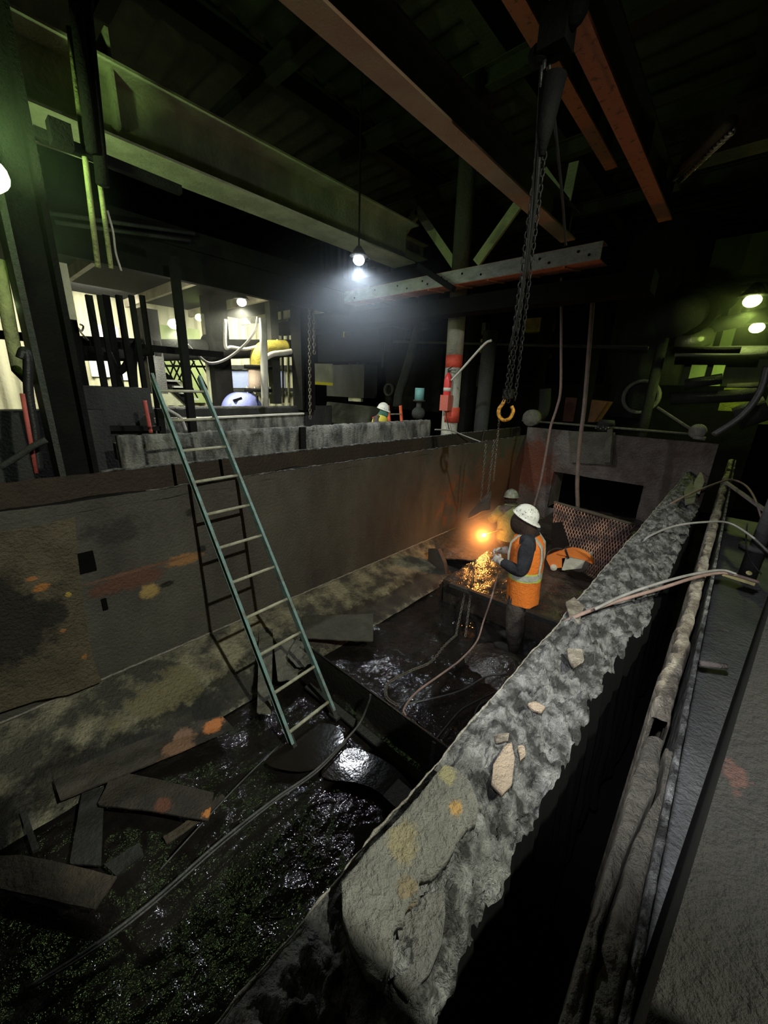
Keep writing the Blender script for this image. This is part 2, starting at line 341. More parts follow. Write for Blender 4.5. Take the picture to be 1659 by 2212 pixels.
# ribbed roof deck
rb=MB()
def ribs(y): return 8.6+.09*(1 if (y*2.4)%1<.5 else 0)
V=[];Fr=[];yr=lin(-14,26,384)
for y in yr:
    for x in (-24,14): V.append((x,y,8.4+.05*math.tanh(6*math.sin(y*12))))
for i in range(len(yr)-1): Fr.append((2*i,2*i+1,2*i+3,2*i+2))
struct(rb.add(V,Fr).build('ceiling', M_roof, None, True))
def cladding(name, p, q, z0, z1, m, pitch=.3, amp=.03):
    p=Vector(p);q=Vector(q);L=(q-p).length;n=int(L/pitch*8);d=(q-p)/L;nn=Vector((-d.y,d.x,0));V=[]
    for i in range(n+1):
        t=L*i/n; a=p+d*t+nn*amp*math.tanh(4*math.sin(t/pitch*2*math.pi)); V+=[(a.x,a.y,z0),(a.x,a.y,z1)]
    return struct(MB().add(V,[(2*i,2*i+2,2*i+3,2*i+1) for i in range(n)]).build(name,m,None,True))
cladding('wall_far_left', (-12.5,-4,0),(-12.5,9.6,0),0,5.2,M_ivory)
cladding('wall_upper_left', (-13.2,-14,0),(-13.2,26,0),5.2,8.6,M_dark)
cladding('wall_back', (-24,22,0),(14,22,0),0,8.6,M_dark)
cladding('wall_green', (-1.9,15.2,0),(7,15.2,0),2.2,7,M_green,.5,.02)

# ------------------------------------------------------------------ ladder
M_lad = mat('worn_blue_green_rail', (.20,.34,.34), (.17,.17,.145), 9, .45, None, .4, 60, mid=.56, wid=.10, spec=.5)
M_rung = mat('grimy_rung', (.58,.56,.42), (.30,.29,.22), 14, .5, None, .4, 70)
M_shoe = mat('muddy_ladder_shoe', (.07,.065,.06),(.03,.03,.03), 20, .6, None, .6, 60)
LU=Vector((-.615,.018,.788)).normalized(); LB=Vector((-2.05,1.75,.0)); LA=Vector((-2.03,1.32,.0)); LS=Vector((0,1,0)); LN=LU.cross(LS)
lad=thing('leaning_ladder', (-2.04,1.53,0), 'long blue-green metal ladder leaning from the wet floor against the left tank wall', 'ladder')
for P0 in (LA,LB):
    s=1 if P0 is LB else -1
    b=MB(); p=P0+LU*.05; q=P0+LU*3.56
    b.bar(p,q,.006,.062,LN)
    b.bar(p+LS*s*.010+LN*.028,q+LS*s*.010+LN*.028,.024,.005,LN); b.bar(p+LS*s*.010-LN*.028,q+LS*s*.010-LN*.028,.024,.005,LN)
    rl=b.build('rail', M_lad, lad)
    f=MB(); f.bar(P0-LU*.0+Vector((0,0,.01)),P0+LU*.12,.035,.05,LN); f.box(P0+Vector((0,0,.012)),(.10,.05,.024)); f.build('foot_shoe', M_shoe, rl)
for i in range(11):
    t=.135+.325*i
    if t>3.5: break
    MB().tube([LA+LU*t,LB+LU*t],.014,10).build('rung', M_rung, lad, True)

# ------------------------------------------------------------------ steel divider across the tank
M_div = mat('black_divider_plate', (.035,.032,.028), (.022,.021,.02), 3, .35, .5, .4, 30, spec=.5)
dv=thing('divider_plate', (-1.8,1.93,0), 'low black steel plate standing across the tank floor right of the ladder foot', 'steel plate')
g=grid(lin(0,1,40), lin(-.02,.31,6), lambda u,z:(-2.72+u*2.2, 1.93+.05*math.sin(u*2.4)*(.3-z)*1.0+.01*fbm(u*3,z*3), z+(.012*fbm(u*9,1) if z>.3 else 0)))
g2=[Vector((p[0],p[1]+.012,p[2])) for p in g.v]; dm=MB().add(g.v,g.f).add(g2,g.f); dm.bar((-2.72,1.936,.312),(-.52,1.94,.312),.014,.008); dm.build('plate', M_div, dv, True)
st=MB().bar((-1.13,1.905,0),(-1.13,1.915,.30),.03,.012); st.build('stiffener', M_dark2, dv)
MB().bar((-2.5,1.80,.02),(-.55,1.82,.02),.07,.02).build('base_strip', M_dark2, dv)
def chaikin(P,k=2):
    for _ in range(k):
        Q=[]
        for i in range(len(P)):
            a=P[i];b=P[(i+1)%len(P)]; Q+=[(a[0]*.75+b[0]*.25,a[1]*.75+b[1]*.25),(a[0]*.25+b[0]*.75,a[1]*.25+b[1]*.75)]
        P=Q
    return P
cut=lambda n,pts,z,th,m,lab,cat='steel plate',cell=.03,amp=.006,tilt=(0,0),grp=None: tag(slab([tuple(on_z(a,b,z)[:2]) for a,b in (chaikin(pts,3) if 'puddle' in n else pts)],cell,th,lambda u,v:z+amp*fbm(u*8,v*8)+tilt[0]*u+tilt[1]*v,lambda u,v,w:(u,v,w)).build(n,m),lab,cat,grp)
M_plA=mat('mottled_plate_orange', (.10,.085,.065), (.035,.032,.03), 7, .6, None, .6, 50, blobs=[(on_z(460,1572,.1),(.07,.13,.2),(.85,.30,.10),.6),(on_z(385,1618,.1),(.16,.14,.2),(.36,.20,.13),.6)])
M_plB=mat('dark_plate_rust_corner', (.075,.06,.045), (.035,.03,.027), 6, .55, None, .6, 50, blobs=[(on_z(447,1757,.1),(.035,.035,.2),(.85,.32,.08),.6),(on_z(355,1740,.1),(.07,.05,.2),(.2,.08,.05),.5)])
cut('long_steel_strip', [(115,1685),(130,1728),(300,1660),(420,1610),(505,1572),(478,1545),(330,1588),(200,1640)], .11, .012, M_plA, 'long rusty steel strip with an orange patch lying left of the ladder foot')
cut('steel_offcut', [(210,1738),(245,1665),(330,1680),(462,1712),(450,1773),(330,1752)], .10, .012, M_plB, 'dark rectangular steel offcut with one orange corner below the long strip')
cut('steel_offcut', [(-20,1850),(-20,1915),(95,1940),(205,1965),(252,1893),(130,1862),(40,1846)], .10, .014, M_rustplate, 'mottled brown steel offcut at the left edge near the floor cable')
cut('steel_offcut', [(150,1865),(178,1705),(225,1700),(218,1870)], .05, .012, M_dark2, 'narrow dark grey steel offcut standing between the two brown offcuts')
cut('steel_offcut', [(225,1868),(300,1820),(310,1845),(250,1890)], .06, .012, M_dark2, 'small dark grey steel offcut with a rounded end above the floor cable')
cut('flat_bar', [(352,1808),(430,1755),(480,1715),(486,1722),(440,1768),(360,1822)], .045, .01, M_rustplate, 'narrow rusty flat bar beside the offcut with an orange corner', 'steel bar')
tag(MB().bar(on_z(50,1755,.05),on_z(78,1838,.05),.03,.02).build('flat_bar', M_dark2),'short grey steel bar lying at the left edge of the tank floor','steel bar')
cut('oily_puddle', [(640,1590),(700,1555),(745,1580),(740,1620),(690,1660),(640,1670),(560,1650),(600,1620)], .035, .004, M_pud, 'dark brown smooth oily puddle between the feet of the ladder', 'puddle', .03,.0)
cut('oily_puddle', [(745,1610),(800,1625),(860,1660),(905,1720),(850,1735),(790,1690),(700,1685),(690,1665)], .03, .004, M_pud, 'shiny puddle beside the low divider plate with a bright glint', 'puddle', .03,.0)
cut('oily_puddle', [(760,1780),(830,1775),(850,1830),(800,1880),(770,1850)], .035, .004, M_pud, 'round dark puddle near the thick crust slab', 'puddle', .03,.0)
tag(MB().box(on_z(872,1750,.1),(.24,.16,.2)).build('steel_block', M_div),'small black steel box on the floor against the right wall bank','box')
cut('steel_sheet', [(652,1330),(806,1326),(806,1385),(655,1378)], .16, .012, mat('muddy_sheet',(.12,.115,.09),(.07,.066,.055),9,.8,None,.9,60), 'rectangular mud caked sheet lying on the sloped lining behind the ladder')
cut('rippled_puddle', [(560,1760),(640,1690),(700,1690),(760,1740),(800,1790),(850,1800),(905,1730),(880,1800),(830,1880),(780,1930),(700,1960),(600,1990),(520,1960),(480,1900),(520,1820)], -.034, .004, M_glint, 'wide glistening wet patch of rippled sludge on the near floor', 'puddle', .03,.003)
cut('rippled_puddle', [(890,1545),(930,1500),(1000,1485),(1080,1480),(1070,1540),(1010,1610),(960,1600),(920,1580)], .0, .004, M_glint, 'glistening rippled sludge patch beyond the divider plate', 'puddle', .03,.003)
cut('rippled_puddle', [(1040,1440),(1060,1400),(1100,1395),(1130,1420),(1120,1470),(1070,1480)], .0, .004, M_glint, 'glistening rippled sludge patch at the standing worker\'s boots', 'puddle', .03,.003)
# broken panels by the wall behind the ladder
M_pan=mat('greenish_broken_panel',(.19,.185,.145),(.10,.095,.08),6,.6,None,.6,50)
for pts,z,lab in (([(560,1350),(590,1360),(585,1540),(555,1540)],.18,'narrow bent upright panel strip behind the ladder foot'),
                  ([(592,1400),(625,1375),(655,1400),(640,1470),(600,1470)],.14,'crumpled grey green panel piece seen between the ladder rungs'),
                  ([(640,1380),(675,1395),(690,1430),(640,1440),(620,1415)],.2,'small crumpled panel flap under the mud caked sheet')):
    cut('broken_panel', pts, z, .01, M_pan, lab, 'panel', .03, .03)
# big plate on the left wall
P=[on_x(a,b,-3.5) for a,b in [(-60,1140),(0,1150),(100,1132),(162,1118),(166,1190),(180,1300),(200,1420),(220,1472),(150,1500),(80,1512),(-60,1560)]]
blp=lambda px,py,ry,rz,c,j=.5: (on_x(px,py,-3.5),(.3,ry,rz),c,j)
M_bigplate=mat('big_wall_plate',(.185,.155,.10),(.10,.085,.06),5,.65,None,.9,40,blobs=[
  blp(20,1340,.28,.42,(.022,.022,.02),.5),blp(110,1330,.13,.10,(.03,.03,.026),.6),blp(85,1270,.06,.035,(.62,.25,.07),.5),blp(70,1250,.04,.02,(.6,.24,.08),.4),blp(148,1284,.022,.022,(.75,.55,.12),.3),blp(136,1362,.025,.018,(.6,.28,.1),.3),blp(182,1418,.02,.03,(.55,.25,.08),.4),blp(60,1290,.06,.03,(.02,.02,.02),.4)])
bp=slab([(p.y,p.z) for p in P],.03,.014,lambda u,v:.0+.012*fbm(u*2,v*2)+.006*fbm(u*9,v*9),lambda u,v,w:(-3.5+w,u,v)).build('wall_patch_plate',M_bigplate); tag(bp,'large mottled rusty plate hanging loose on the near left tank wall','steel plate')
for (px,py,sy,sz,lab) in ((185,1215,.12,.17,'black rectangular slot in the left wall beside the loose rusty plate'),(226,1305,.035,.10,'narrow black tilted slot in the left wall below the square slot')):
    c=on_x(px,py,-3.6+.012); tag(MB().box(c,(.02,sy,sz)).build('wall_slot',M_pit),lab,'opening')

# ------------------------------------------------------------------ crust slab and flakes on the bank
zl=1.53
def cslab(name,pts,lab,m,z=zl,th=.03,cell=.006,amp=.008,tx=0):
    P=[tuple(on_z(a,b,z)[:2]) for a,b in pts]; cx_=sum(p[0] for p in P)/len(P)
    o=slab(P,cell,th,lambda u,v:z+amp*fbm(u*9,v*9,2)+amp*.5*fbm(u*40,v*40)-tx*(u-cx_)-amp*.6*(1 if False else 0),lambda u,v,w:(u,v,w)).build(name,m,None,True); return tag(o,lab,'crust slab')
cslab('crust_slab',[(738,1912),(800,1838),(900,1730),(960,1657),(985,1662),(1015,1690),(1035,1735),(1030,1762),(1008,1775),(990,1805),(965,1850),(935,1878),(905,1888),(905,1935),(878,1945),(872,1980),(850,1988),(850,2060),(825,2120),(795,2100),(760,2040),(740,1980)],'large thick grey and yellow crust slab lying over the near end of the right bank',M_slab,z=1.55,th=.05,tx=.12)
cslab('crust_slab',[(880,1960),(920,1935),(958,1920),(962,1975),(955,2030),(930,2090),(880,2150),(850,2120),(868,2060),(858,2005)],'smaller flat grey crust slab tucked under the large yellow crust slab',mat('grey_slab',(.22,.215,.20),(.14,.138,.13),9,.8,None,.9,50),z=1.50,tx=.1)
for pts,lab,m,z in (([(1090,1610),(1105,1603),(1112,1640),(1106,1690),(1085,1712),(1062,1690),(1066,1650)],'pink tan upright flake of crust beyond the large slab',mat('pinkish_flake',(.62,.48,.36),(.45,.36,.28),14,.8,None,1,80),1.52),
    ([(1118,1610),(1132,1612),(1136,1630),(1124,1638)],'tiny pink flake right of the upright tan flake',mat('pinkish_flake',(0,0,0)),1.51),
    ([(1066,1586),(1100,1584),(1098,1596),(1072,1598)],'small flat tan flake above the upright tan flake',M_crust2,1.53),
    ([(1140,1518),(1158,1514),(1178,1525),(1170,1536),(1150,1528)],'narrow orange tan flake on the bank near the plate edge',mat('pinkish_flake',(0,0,0)),1.53),
    ([(1225,1400),(1258,1402),(1262,1425),(1240,1440),(1228,1420)],'pale curled flake in the middle of the bank below the hoses',M_crust2,1.54),
    ([(1222,1300),(1240,1290),(1262,1310),(1250,1345),(1230,1330)],'pale grey flake under the paired hoses',M_crust2,1.53),
    ([(1500,1040),(1515,1015),(1522,1040),(1512,1065),(1498,1062)],'pointed pale flake standing at the far end of the bank',M_lip,1.55),
    ([(1478,1060),(1494,1040),(1505,1062),(1500,1085),(1480,1090)],'greenish flake leaning at the far end of the bank below the pointed flake',M_pan,1.55)):
    cslab('crust_flake',pts,lab,m,z,.02,.008,.006)
# ------------------------------------------------------------------ raised sludge shelf where the men work
M_shelf=mat('wet_black_shelf', (.03,.025,.022), (.07,.055,.045), 4, .08, .2, 1, 32, spec=1.0, bdist=.014, bdet=2.5)
def shz(x,y): return .33+.02*fbm(x*2,y*2,4)+.02*fbm(x*8,y*8)+.02*(y-4)
V=grid(lin(-2.5,-.5,70),lin(4.08,8.95,140),lambda x,y:(x+.04*fbm(y*2,3),y+.05*fbm(x*3,1)*(1 if y<4.2 else 0),shz(x,y)))
fr=grid(lin(-2.5,-.5,70),lin(0,1,5),lambda x,t:(x+.04*fbm(4.08*2,3),4.08+.05*fbm(x*3,1)+.04*t,shz(x,4.08)*(1-t)-.05*t)); V.add(fr.v,fr.f)
lf=grid(lin(4.08,8.95,60),lin(0,1,4),lambda y,t:(-2.5-.05*t+.04*fbm(y*2,3),y+.05*fbm(-7.5,1)*(1 if y<4.2 else 0),shz(-2.5,y)*(1-t)-.05*t)); V.add(lf.v,lf.f)
tag(V.build('sludge_shelf',M_shelf,None,True),'raised black wet shelf of sludge and plate across the tank behind the standing worker','shelf')
tag(MB().bar(on_z(972,1262,.34),on_z(1215,1352,.34),.05,.05).build('shelf_edge_angle',M_dark2),'dark steel edge bar along the front of the sludge shelf','steel bar')
Q=[on_z(900,1180,.12),on_z(930,1160,.26),on_z(1012,1122,.30),on_z(1078,1134,.30),on_z(1078,1217,.30),on_z(1000,1208,.22),on_z(935,1205,.13)]
tag(MB().prism(Q,(0,0,-.02)).build('torch_lit_sheet',mat('torch_lit_sheet',(.16,.135,.11),(.05,.042,.036),12,.5,None,.8,60)),'scarred steel sheet lying just under the glowing cutting torch','steel sheet')
# sludge heap near the workers' feet
tag(grid(lin(0,1,24),lin(0,6.283,40),lambda r,a:(-1.2+.5*r*math.cos(a),3.45+.42*r*math.sin(a),.0+.16*(1-r)**1.2*(1+.5*fbm(r*3*math.cos(a)+4,r*3*math.sin(a)))-.02)).build('sludge_heap',M_shelf,None,True),'glistening heap of wet sludge at the standing worker\'s boots','sludge heap')
# expanded mesh panel leaning on the shelf
M_mesh=mat('rusty_mesh_steel',(.50,.27,.18),(.10,.06,.05),5,.4,None,.4,60,spec=.8,mid=.5,wid=.08)
c00=on_z(1192,1215,.42); c10=on_z(1318,1262,.38); c01=on_y(1197,1085,c00.y+.45); c11=on_y(1372,1135,c10.y+.55)
bt=thing('mesh_panel',(c00+c10)/2,'rusty expanded mesh panel leaning below the black opening in the end wall','mesh panel')
def mp_(u,v): return c00.lerp(c10,u).lerp(c01.lerp(c11,u),v)+Vector((0,.0,0))+Vector((0,-.05*math.sin(u*9),0))
g=grid(lin(0,1,40),lin(0,1,30),lambda u,v:mp_(u,v)+Vector((0,.07+.05*fbm(u*6,v*6),0))); g.build('backing',mat('rust_backing',(.075,.035,.025),(.03,.02,.017),7,.7,None,1,60),bt,True)
mm=MB(); nx,nz=26,18
for i in range(nx):
    for j in range(nz):
        a=(i+(.5 if j%2 else 0))/nx; b0=j/nz; b1=(j+1)/nz
        for sg in (-.5,.5):
            p=mp_(min(1,a),b0); q=mp_(max(0,min(1,a+sg/nx)),b1); mm.bar(p,q,.007,.007,(0,1,0))
mm.build('wire_mesh',M_mesh,bt)
MB().tube([c01,c11],.025,8).build('top_rim',M_rustplate,bt,True)
tag(MB().prism([on_y(1192,1130,5.55),on_y(1212,1128,5.55),on_y(1228,1175,5.55),on_y(1215,1222,5.55),on_y(1190,1215,5.55)],(0,.03,0)).build('dark_scrap_plate',M_dark),'upright dark scrap plate beside the mesh panel behind the standing worker','steel plate')

# standing slotted clevis plate
zc=.0
pc=lambda px,py:on_y(px,py,4.75)
out=[(925,1186),(945,1186),(958,1215),(963,1240),(960,1280),(953,1285),(952,1260),(946,1235),(938,1222),(932,1235),(930,1262),(936,1290),(931,1298),(920,1285),(916,1260),(920,1225),(925,1205)]
tag(MB().prism([pc(*p) for p in out],(.02,.06,0)).build('slotted_link_plate',mat('brown_link_plate',(.10,.075,.06),(.05,.04,.035),9,.6,None,.7,60)),'upright brown steel link with an open slot standing beside the chine left of the torch','steel link')
# triangular lug bracket hung on chains
out=[(1056,1062),(1053,1102),(1040,1104),(1028,1112),(1012,1120),(1011,1112),(1030,1090)]
tag(MB().prism([on_y(a,b,5.3) for a,b in out],(.02,.05,0)).build('lifting_lug',mat('brown_link_plate',(0,0,0))),'dark triangular lug plate hanging on the chains above the torch','lifting lug')
# chains
M_chain=mat('worn_chain_steel',(.20,.18,.15),(.10,.08,.06),20,.4,None,.3,80,metal=.5)
def chain(p,q,label,link=.05,r=.005,sag=0,m=None,grp=None):
    p=Vector(p);q=Vector(q);L=(q-p).length;n=max(3,int(L/(link*.78)));b=MB()
    for i in range(n):
        t=(i+.5)/n; c=p.lerp(q,t)+Vector((0,0,-sag*4*t*(1-t))); d=(q-p).normalized(); a=d.orthogonal().normalized()
        if i%2: a=d.cross(a)
        pts=[c+d*(link*.36*math.cos(k*math.pi/4)*1.3)+a*(link*.26*math.sin(k*math.pi/4)) for k in range(9)]
        b.tube(pts,r,5,False)
    return tag(b.build('chain',m or M_chain,None,True),label,'chain',grp)
chain(on_y(1050,960,5.3),on_y(1038,1085,5.3),'left strand of thin chain hanging down to the lifting lug')
chain(on_y(1068,950,5.3),on_y(1052,1080,5.3),'right strand of thin chain hanging down to the lifting lug')
chain(on_y(1019,1215,4.6),on_z(985,1370,.02),'left strand of chain running down past the shelf edge to the floor')
chain(on_y(1026,1208,4.6),on_z(1005,1375,.02),'right strand of chain running down past the shelf edge to the floor')
def floorchain(pts,label):
    P=catmull([on_z(a,b,.05) for a,b in pts],10); b=MB()
    for i in range(0,len(P)-1):
        d=(P[i+1]-P[i]).normalized(); a=Vector((0,0,1)) if i%2 else d.cross(Vector((0,0,1)))
        b.tube([P[i]+d*(.026*math.cos(k*math.pi/4))+a*(.013*math.sin(k*math.pi/4)) for k in range(9)],.004,5,False)
    tag(b.build('chain',M_chain,None,True),label,'chain')
floorchain([(985,1372),(960,1395),(930,1430),(885,1450),(840,1475),(835,1505),(860,1525)],'chain lying in loops on the wet floor beyond the divider plate')
# floor cables and hoses
M_cab=mat('grimy_black_cable',(.09,.09,.088),(.03,.03,.03),12,.35,None,.3,60,spec=.7)
M_hose=mat('dirty_rose_hose',(.33,.22,.19),(.20,.14,.12),10,.5,None,.3,60)
cable('floor_cable',[on_z(60,2135,.05),on_z(200,2045,.05),on_z(330,1945,.05),on_z(470,1822,.05),on_z(590,1728,.06),on_z(680,1665,.06),on_z(745,1600,.06),on_z(778,1560,.12),on_z(797,1515,.27),on_z(800,1500,.33)],.009,M_cab,'long black cable running across the near floor and up over the divider plate')
cable('floor_cable',[on_z(72,2132,.05),on_z(205,2050,.05),on_z(335,1950,.05),on_z(474,1828,.05),on_z(592,1733,.06),on_z(684,1668,.06),on_z(748,1602,.06)],.006,M_cab,'thin second cable running along the long black floor cable')
cable('floor_wire',[on_z(345,1880,.05),on_z(440,1775,.05),on_z(520,1690,.05),on_z(600,1612,.05)],.005,M_cab,'thin wire on the floor from the rusty flat bar to the ladder')
cable('gas_hose',[on_y(1075,1245,4.05),on_z(1062,1290,.55),on_z(1045,1340,.2),on_z(1030,1385,.05),on_z(995,1425,.05),on_z(955,1455,.05),on_z(900,1495,.05),on_z(873,1530,.05),on_z(876,1545,.05)],.010,M_hose,'rose coloured hose running from the standing worker\'s hand across the floor','hose')
cable('floor_cable',[on_z(880,1520,.05),on_z(940,1508,.05),on_z(1000,1490,.05),on_z(1050,1462,.05),on_z(1095,1455,.06)],.008,M_cab,'curved black cable beyond the divider plate near the right bank')
cable('floor_cable',[on_z(940,1600,.05),on_z(990,1540,.05),on_z(1020,1520,.05),on_z(1060,1500,.05),on_z(1085,1490,.05)],.010,M_black,'thick black cable coil against the right bank')
cable('floor_cable',[on_z(1085,1508,.05),on_z(1040,1520,.05),on_z(1025,1550,.05),on_z(1035,1580,.05),on_z(1050,1590,.05)],.009,M_black,'black cable loop in the sludge against the right bank')
cable('bank_hose',[on_z(1196,1385,1.25),on_z(1212,1350,1.48),on_z(1260,1325,1.56),on_z(1330,1300,1.60),on_z(1430,1270,1.64),on_z(1500,1248,1.62),on_z(1555,1238,1.58),on_z(1590,1243,1.57),on_z(1640,1258,1.56)],.011,M_hose,'lower of two paired rose hoses crossing the bank to the yellow wrapped bar','hose')
cable('bank_hose',[on_z(1285,1316,1.60),on_z(1350,1285,1.63),on_z(1430,1258,1.66),on_z(1500,1240,1.64),on_z(1558,1232,1.60),on_z(1590,1240,1.59)],.009,mat('grey_hose',(.30,.29,.28),(.2,.19,.18),10,.5,None,.2,50),'grey upper hose of the pair crossing the bank','hose')
cable('bank_cable',[on_z(1385,1180,1.45),on_z(1400,1160,1.55),on_z(1455,1137,1.62),on_z(1520,1128,1.66),on_z(1575,1130,1.62),on_z(1625,1160,1.55),on_z(1660,1192,1.45)],.010,mat('grey_hose',(0,0,0)),'dark single cable arching over the middle of the black gap')
cable('bank_hose',[on_z(1430,1110,1.3),on_z(1447,1090,1.5),on_z(1500,1063,1.6),on_z(1560,1040,1.66),on_z(1585,1037,1.66),on_z(1612,1050,1.62),on_z(1632,1080,1.56),on_z(1650,1135,1.3),on_z(1665,1170,1.1)],.013,M_hose,'farthest rose hose arching over the far end of the black gap','hose')
cable('hanging_cable',[on_z(1614,1130,1.4),on_z(1612,1180,1.1),on_z(1625,1215,.9),on_z(1645,1240,.8)],.008,M_cab,'thin cable drooping beside the flanged pipe on the walkway')
# far plank and yellow wrapped bar
tag(MB().bar(on_z(1566,1040,1.55),on_z(1670,1115,1.5),.05,.03).build('muddy_bar',mat('pinkish_bar',(.40,.33,.30),(.25,.22,.20),12,.7,None,.6,60)),'muddy pinkish bar lying across the far ridge under the farthest hose','bar')
yb=thing('yellow_wrapped_bar',on_z(1600,1245,1.5),'yellow cloth wrapped bar tied where the hoses reach the parapet','bar')
MB().bar(on_z(1562,1240,1.54),on_z(1632,1262,1.54),.03,.02).build('bar',mat('yellow_cloth',(.75,.66,.30),(.55,.48,.22),12,.7,None,.8,70),yb)
MB().ell(on_z(1618,1238,1.58),(.018,.03,.014)).build('knot',mat('yellow_cloth',(0,0,0)),yb,True)
# walkway bits
fp=thing('flanged_pipe',on_z(1605,1260,.65),'grey flanged pipe standing on the walkway behind the ridges','pipe')
q=on_z(1612,1250,.65); MB().tube([q,q+Vector((0,0,.42))],.09,20).build('pipe',M_dark2,fp,True)
MB().lathe(q,[(.17,.40),(.17,.44)]).build('flange',mat('grey_flange',(.16,.16,.16),(.1,.1,.1),6,.5,None,.3,40),fp,True)
MB().tube([q+Vector((0,0,.44)),q+Vector((.03,0,1.35))],.075,16).build('riser',mat('grey_flange',(0,0,0)),fp,True)
tag(MB().tube([on_z(1512,1432,1.2),on_z(1570,1440,1.2)],.018,10).build('cross_bar',mat('pinkish_bar',(0,0,0)),None,True),'short pale round bar bridging from the thin ridge to the parapet','bar')
tag(MB().bar(on_z(1549,1355,.66)+Vector((0,0,0)),on_z(1574,1362,.66),.03,.01).build('metal_scrap',M_lip),'small pale strip of scrap on the grey walkway','scrap')

# ------------------------------------------------------------------ people
def skin_body(name, J, E, m, parent, sub=2):
    """J joint -> (pos, radius or (rx, ry)); one continuous skinned surface"""
    keys=list(J); me=bpy.data.meshes.new(name); me.from_pydata([Vector(J[k][0])-OFF[parent.name] for k in keys],[(keys.index(a),keys.index(b)) for a,b in E],[])
    me.materials.append(m); o=bpy.data.objects.new(name,me); C.collection.objects.link(o); o.parent=parent; OFF[o.name]=OFF[parent.name]
    sk=o.modifiers.new('skin','SKIN'); sk.use_smooth_shade=True
    if not me.skin_vertices: me.attributes  # layer is made with the modifier
    for i,k in enumerate(keys):
        r=J[k][1]; r=r if isinstance(r,tuple) else (r,r); me.skin_vertices[0].data[i].radius=r; me.skin_vertices[0].data[i].use_root=(k=='pelvis')
    ss=o.modifiers.new('sub','SUBSURF'); ss.levels=sub; ss.render_levels=sub
    return o
def hand(mb, w, d, palm, r=.0085, curl=.9, s=1):
    """five separate bent fingers on a palm; w wrist, d pointing direction, palm = palm normal"""
    d=Vector(d).normalized(); pn=(Vector(palm)-d*Vector(palm).dot(d)).normalized(); sd=d.cross(pn)*s; w=Vector(w)
    R=Matrix((d,sd,pn)).transposed(); mb.ell(w+d*.045,(.055,.042,.019),14,8,R)
    for i,(ln,off) in enumerate(((.070,-.030),(.078,-.010),(.073,.011),(.058,.030))):
        p=w+d*.085+sd*off; pts=[p]; a=.25
        for k in range(3): a+=curl*.6; pts.append(pts[-1]+(d*math.cos(a)+pn*math.sin(a))*ln*(.42,.33,.25)[k])
        mb.tube(pts,[r*1.1,r*1.1,r,r*.8],8)
    p=w+d*.03-sd*.035; mb.tube([p,p-sd*.022+d*.022+pn*.01,p-sd*.018+d*.048+pn*.028,p-sd*.006+d*.064+pn*.04],[r*1.5,r*1.3,r*1.15,r*.9],8)
M_jack=mat('charcoal_work_cloth',(.055,.055,.068),(.03,.03,.037),14,.9,None,.6,50,spec=.1)
M_trou=mat('muddy_trouser_cloth',(.15,.125,.11),(.06,.05,.046),9,.85,None,.7,50,spec=.2)
M_vest=mat('orange_vest_cloth',(.95,.24,.03),(.70,.16,.025),6,.8,None,.5,40,mid=.6,wid=.1)
M_lime=mat('lime_band_cloth',(.62,.75,.12),(.45,.5,.1),14,.7,None,.3,60)
M_refl=mat('silver_band_cloth',(.55,.57,.50),(.36,.36,.30),20,.4,None,.3,60)
M_hat=mat('speckled_white_helmet',(.80,.80,.72),(.14,.13,.11),45,.4,None,.1,30,mid=.60,wid=.03)
M_hat2=mat('grey_green_helmet',(.30,.33,.24),(.12,.11,.09),22,.35,None,.1,30)
M_hood=mat('dark_brown_hood_cloth',(.07,.042,.036),(.035,.024,.02),14,.85,None,.7,50,spec=.15)
M_glove=mat('pale_grey_glove',(.62,.56,.50),(.40,.36,.32),22,.8,None,.4,60)
M_boot=mat('muddy_boot',(.02,.018,.016),(.05,.045,.04),14,.4,None,.6,60)
def helmet(root, c, m, tilt, r=(.130,.108,.125), yaw=0):
    R=Matrix.Rotation(yaw,3,'Z')@Matrix.Rotation(tilt,3,'Y'); c=Vector(c); V=[];F=[];nu=32;rows=[(i/9*math.pi/2) for i in range(10)]
    for a in rows:
        for j in range(nu):
            t=2*math.pi*j/nu; k=1+.025*(abs(math.sin(t))<.22)*(math.sin(a)<.9)
            V.append(c+R@Vector((r[0]*math.sin(a)*math.cos(t),r[1]*math.sin(a)*math.sin(t),r[2]*math.cos(a)*k)))
    for (e,z) in ((.006,-.004),(.012,-.010),(.008,-.016),(.0,-.010)):
        for j in range(nu):
            t=2*math.pi*j/nu; ex=e+(.038 if e>0.001 else 0)*max(0,math.cos(t))**3
            V.append(c+R@Vector(((r[0]+ex)*math.cos(t),(r[1]+e)*math.sin(t),z-.012*max(0,math.cos(t))**3)))
    n=len(rows)+4
    for i in range(n-1):
        for j in range(nu): F.append((i*nu+j,(i+1)*nu+j,(i+1)*nu+(j+1)%nu,i*nu+(j+1)%nu))
    return MB().add(V,F).build('helmet',m,root,True)
def rings(root,name,m,R,n=28,noise_amp=.006):
    """R = [(centre, half depth, half width)] lofted shell"""
    V=[];F=[]
    for c,a,b in R:
        for j in range(n):
            t=2*math.pi*j/n; p=Vector(c)+Vector((a*math.cos(t),b*math.sin(t),0)); k=noise_amp*noise.noise(p*14); V.append(p+Vector((math.cos(t)*k,math.sin(t)*k,0)))
    for i in range(len(R)-1):
        for j in range(n): F.append((i*n+j,i*n+(j+1)%n,(i+1)*n+(j+1)%n,(i+1)*n+j))
    return MB().add(V,F).build(name,m,root,True)
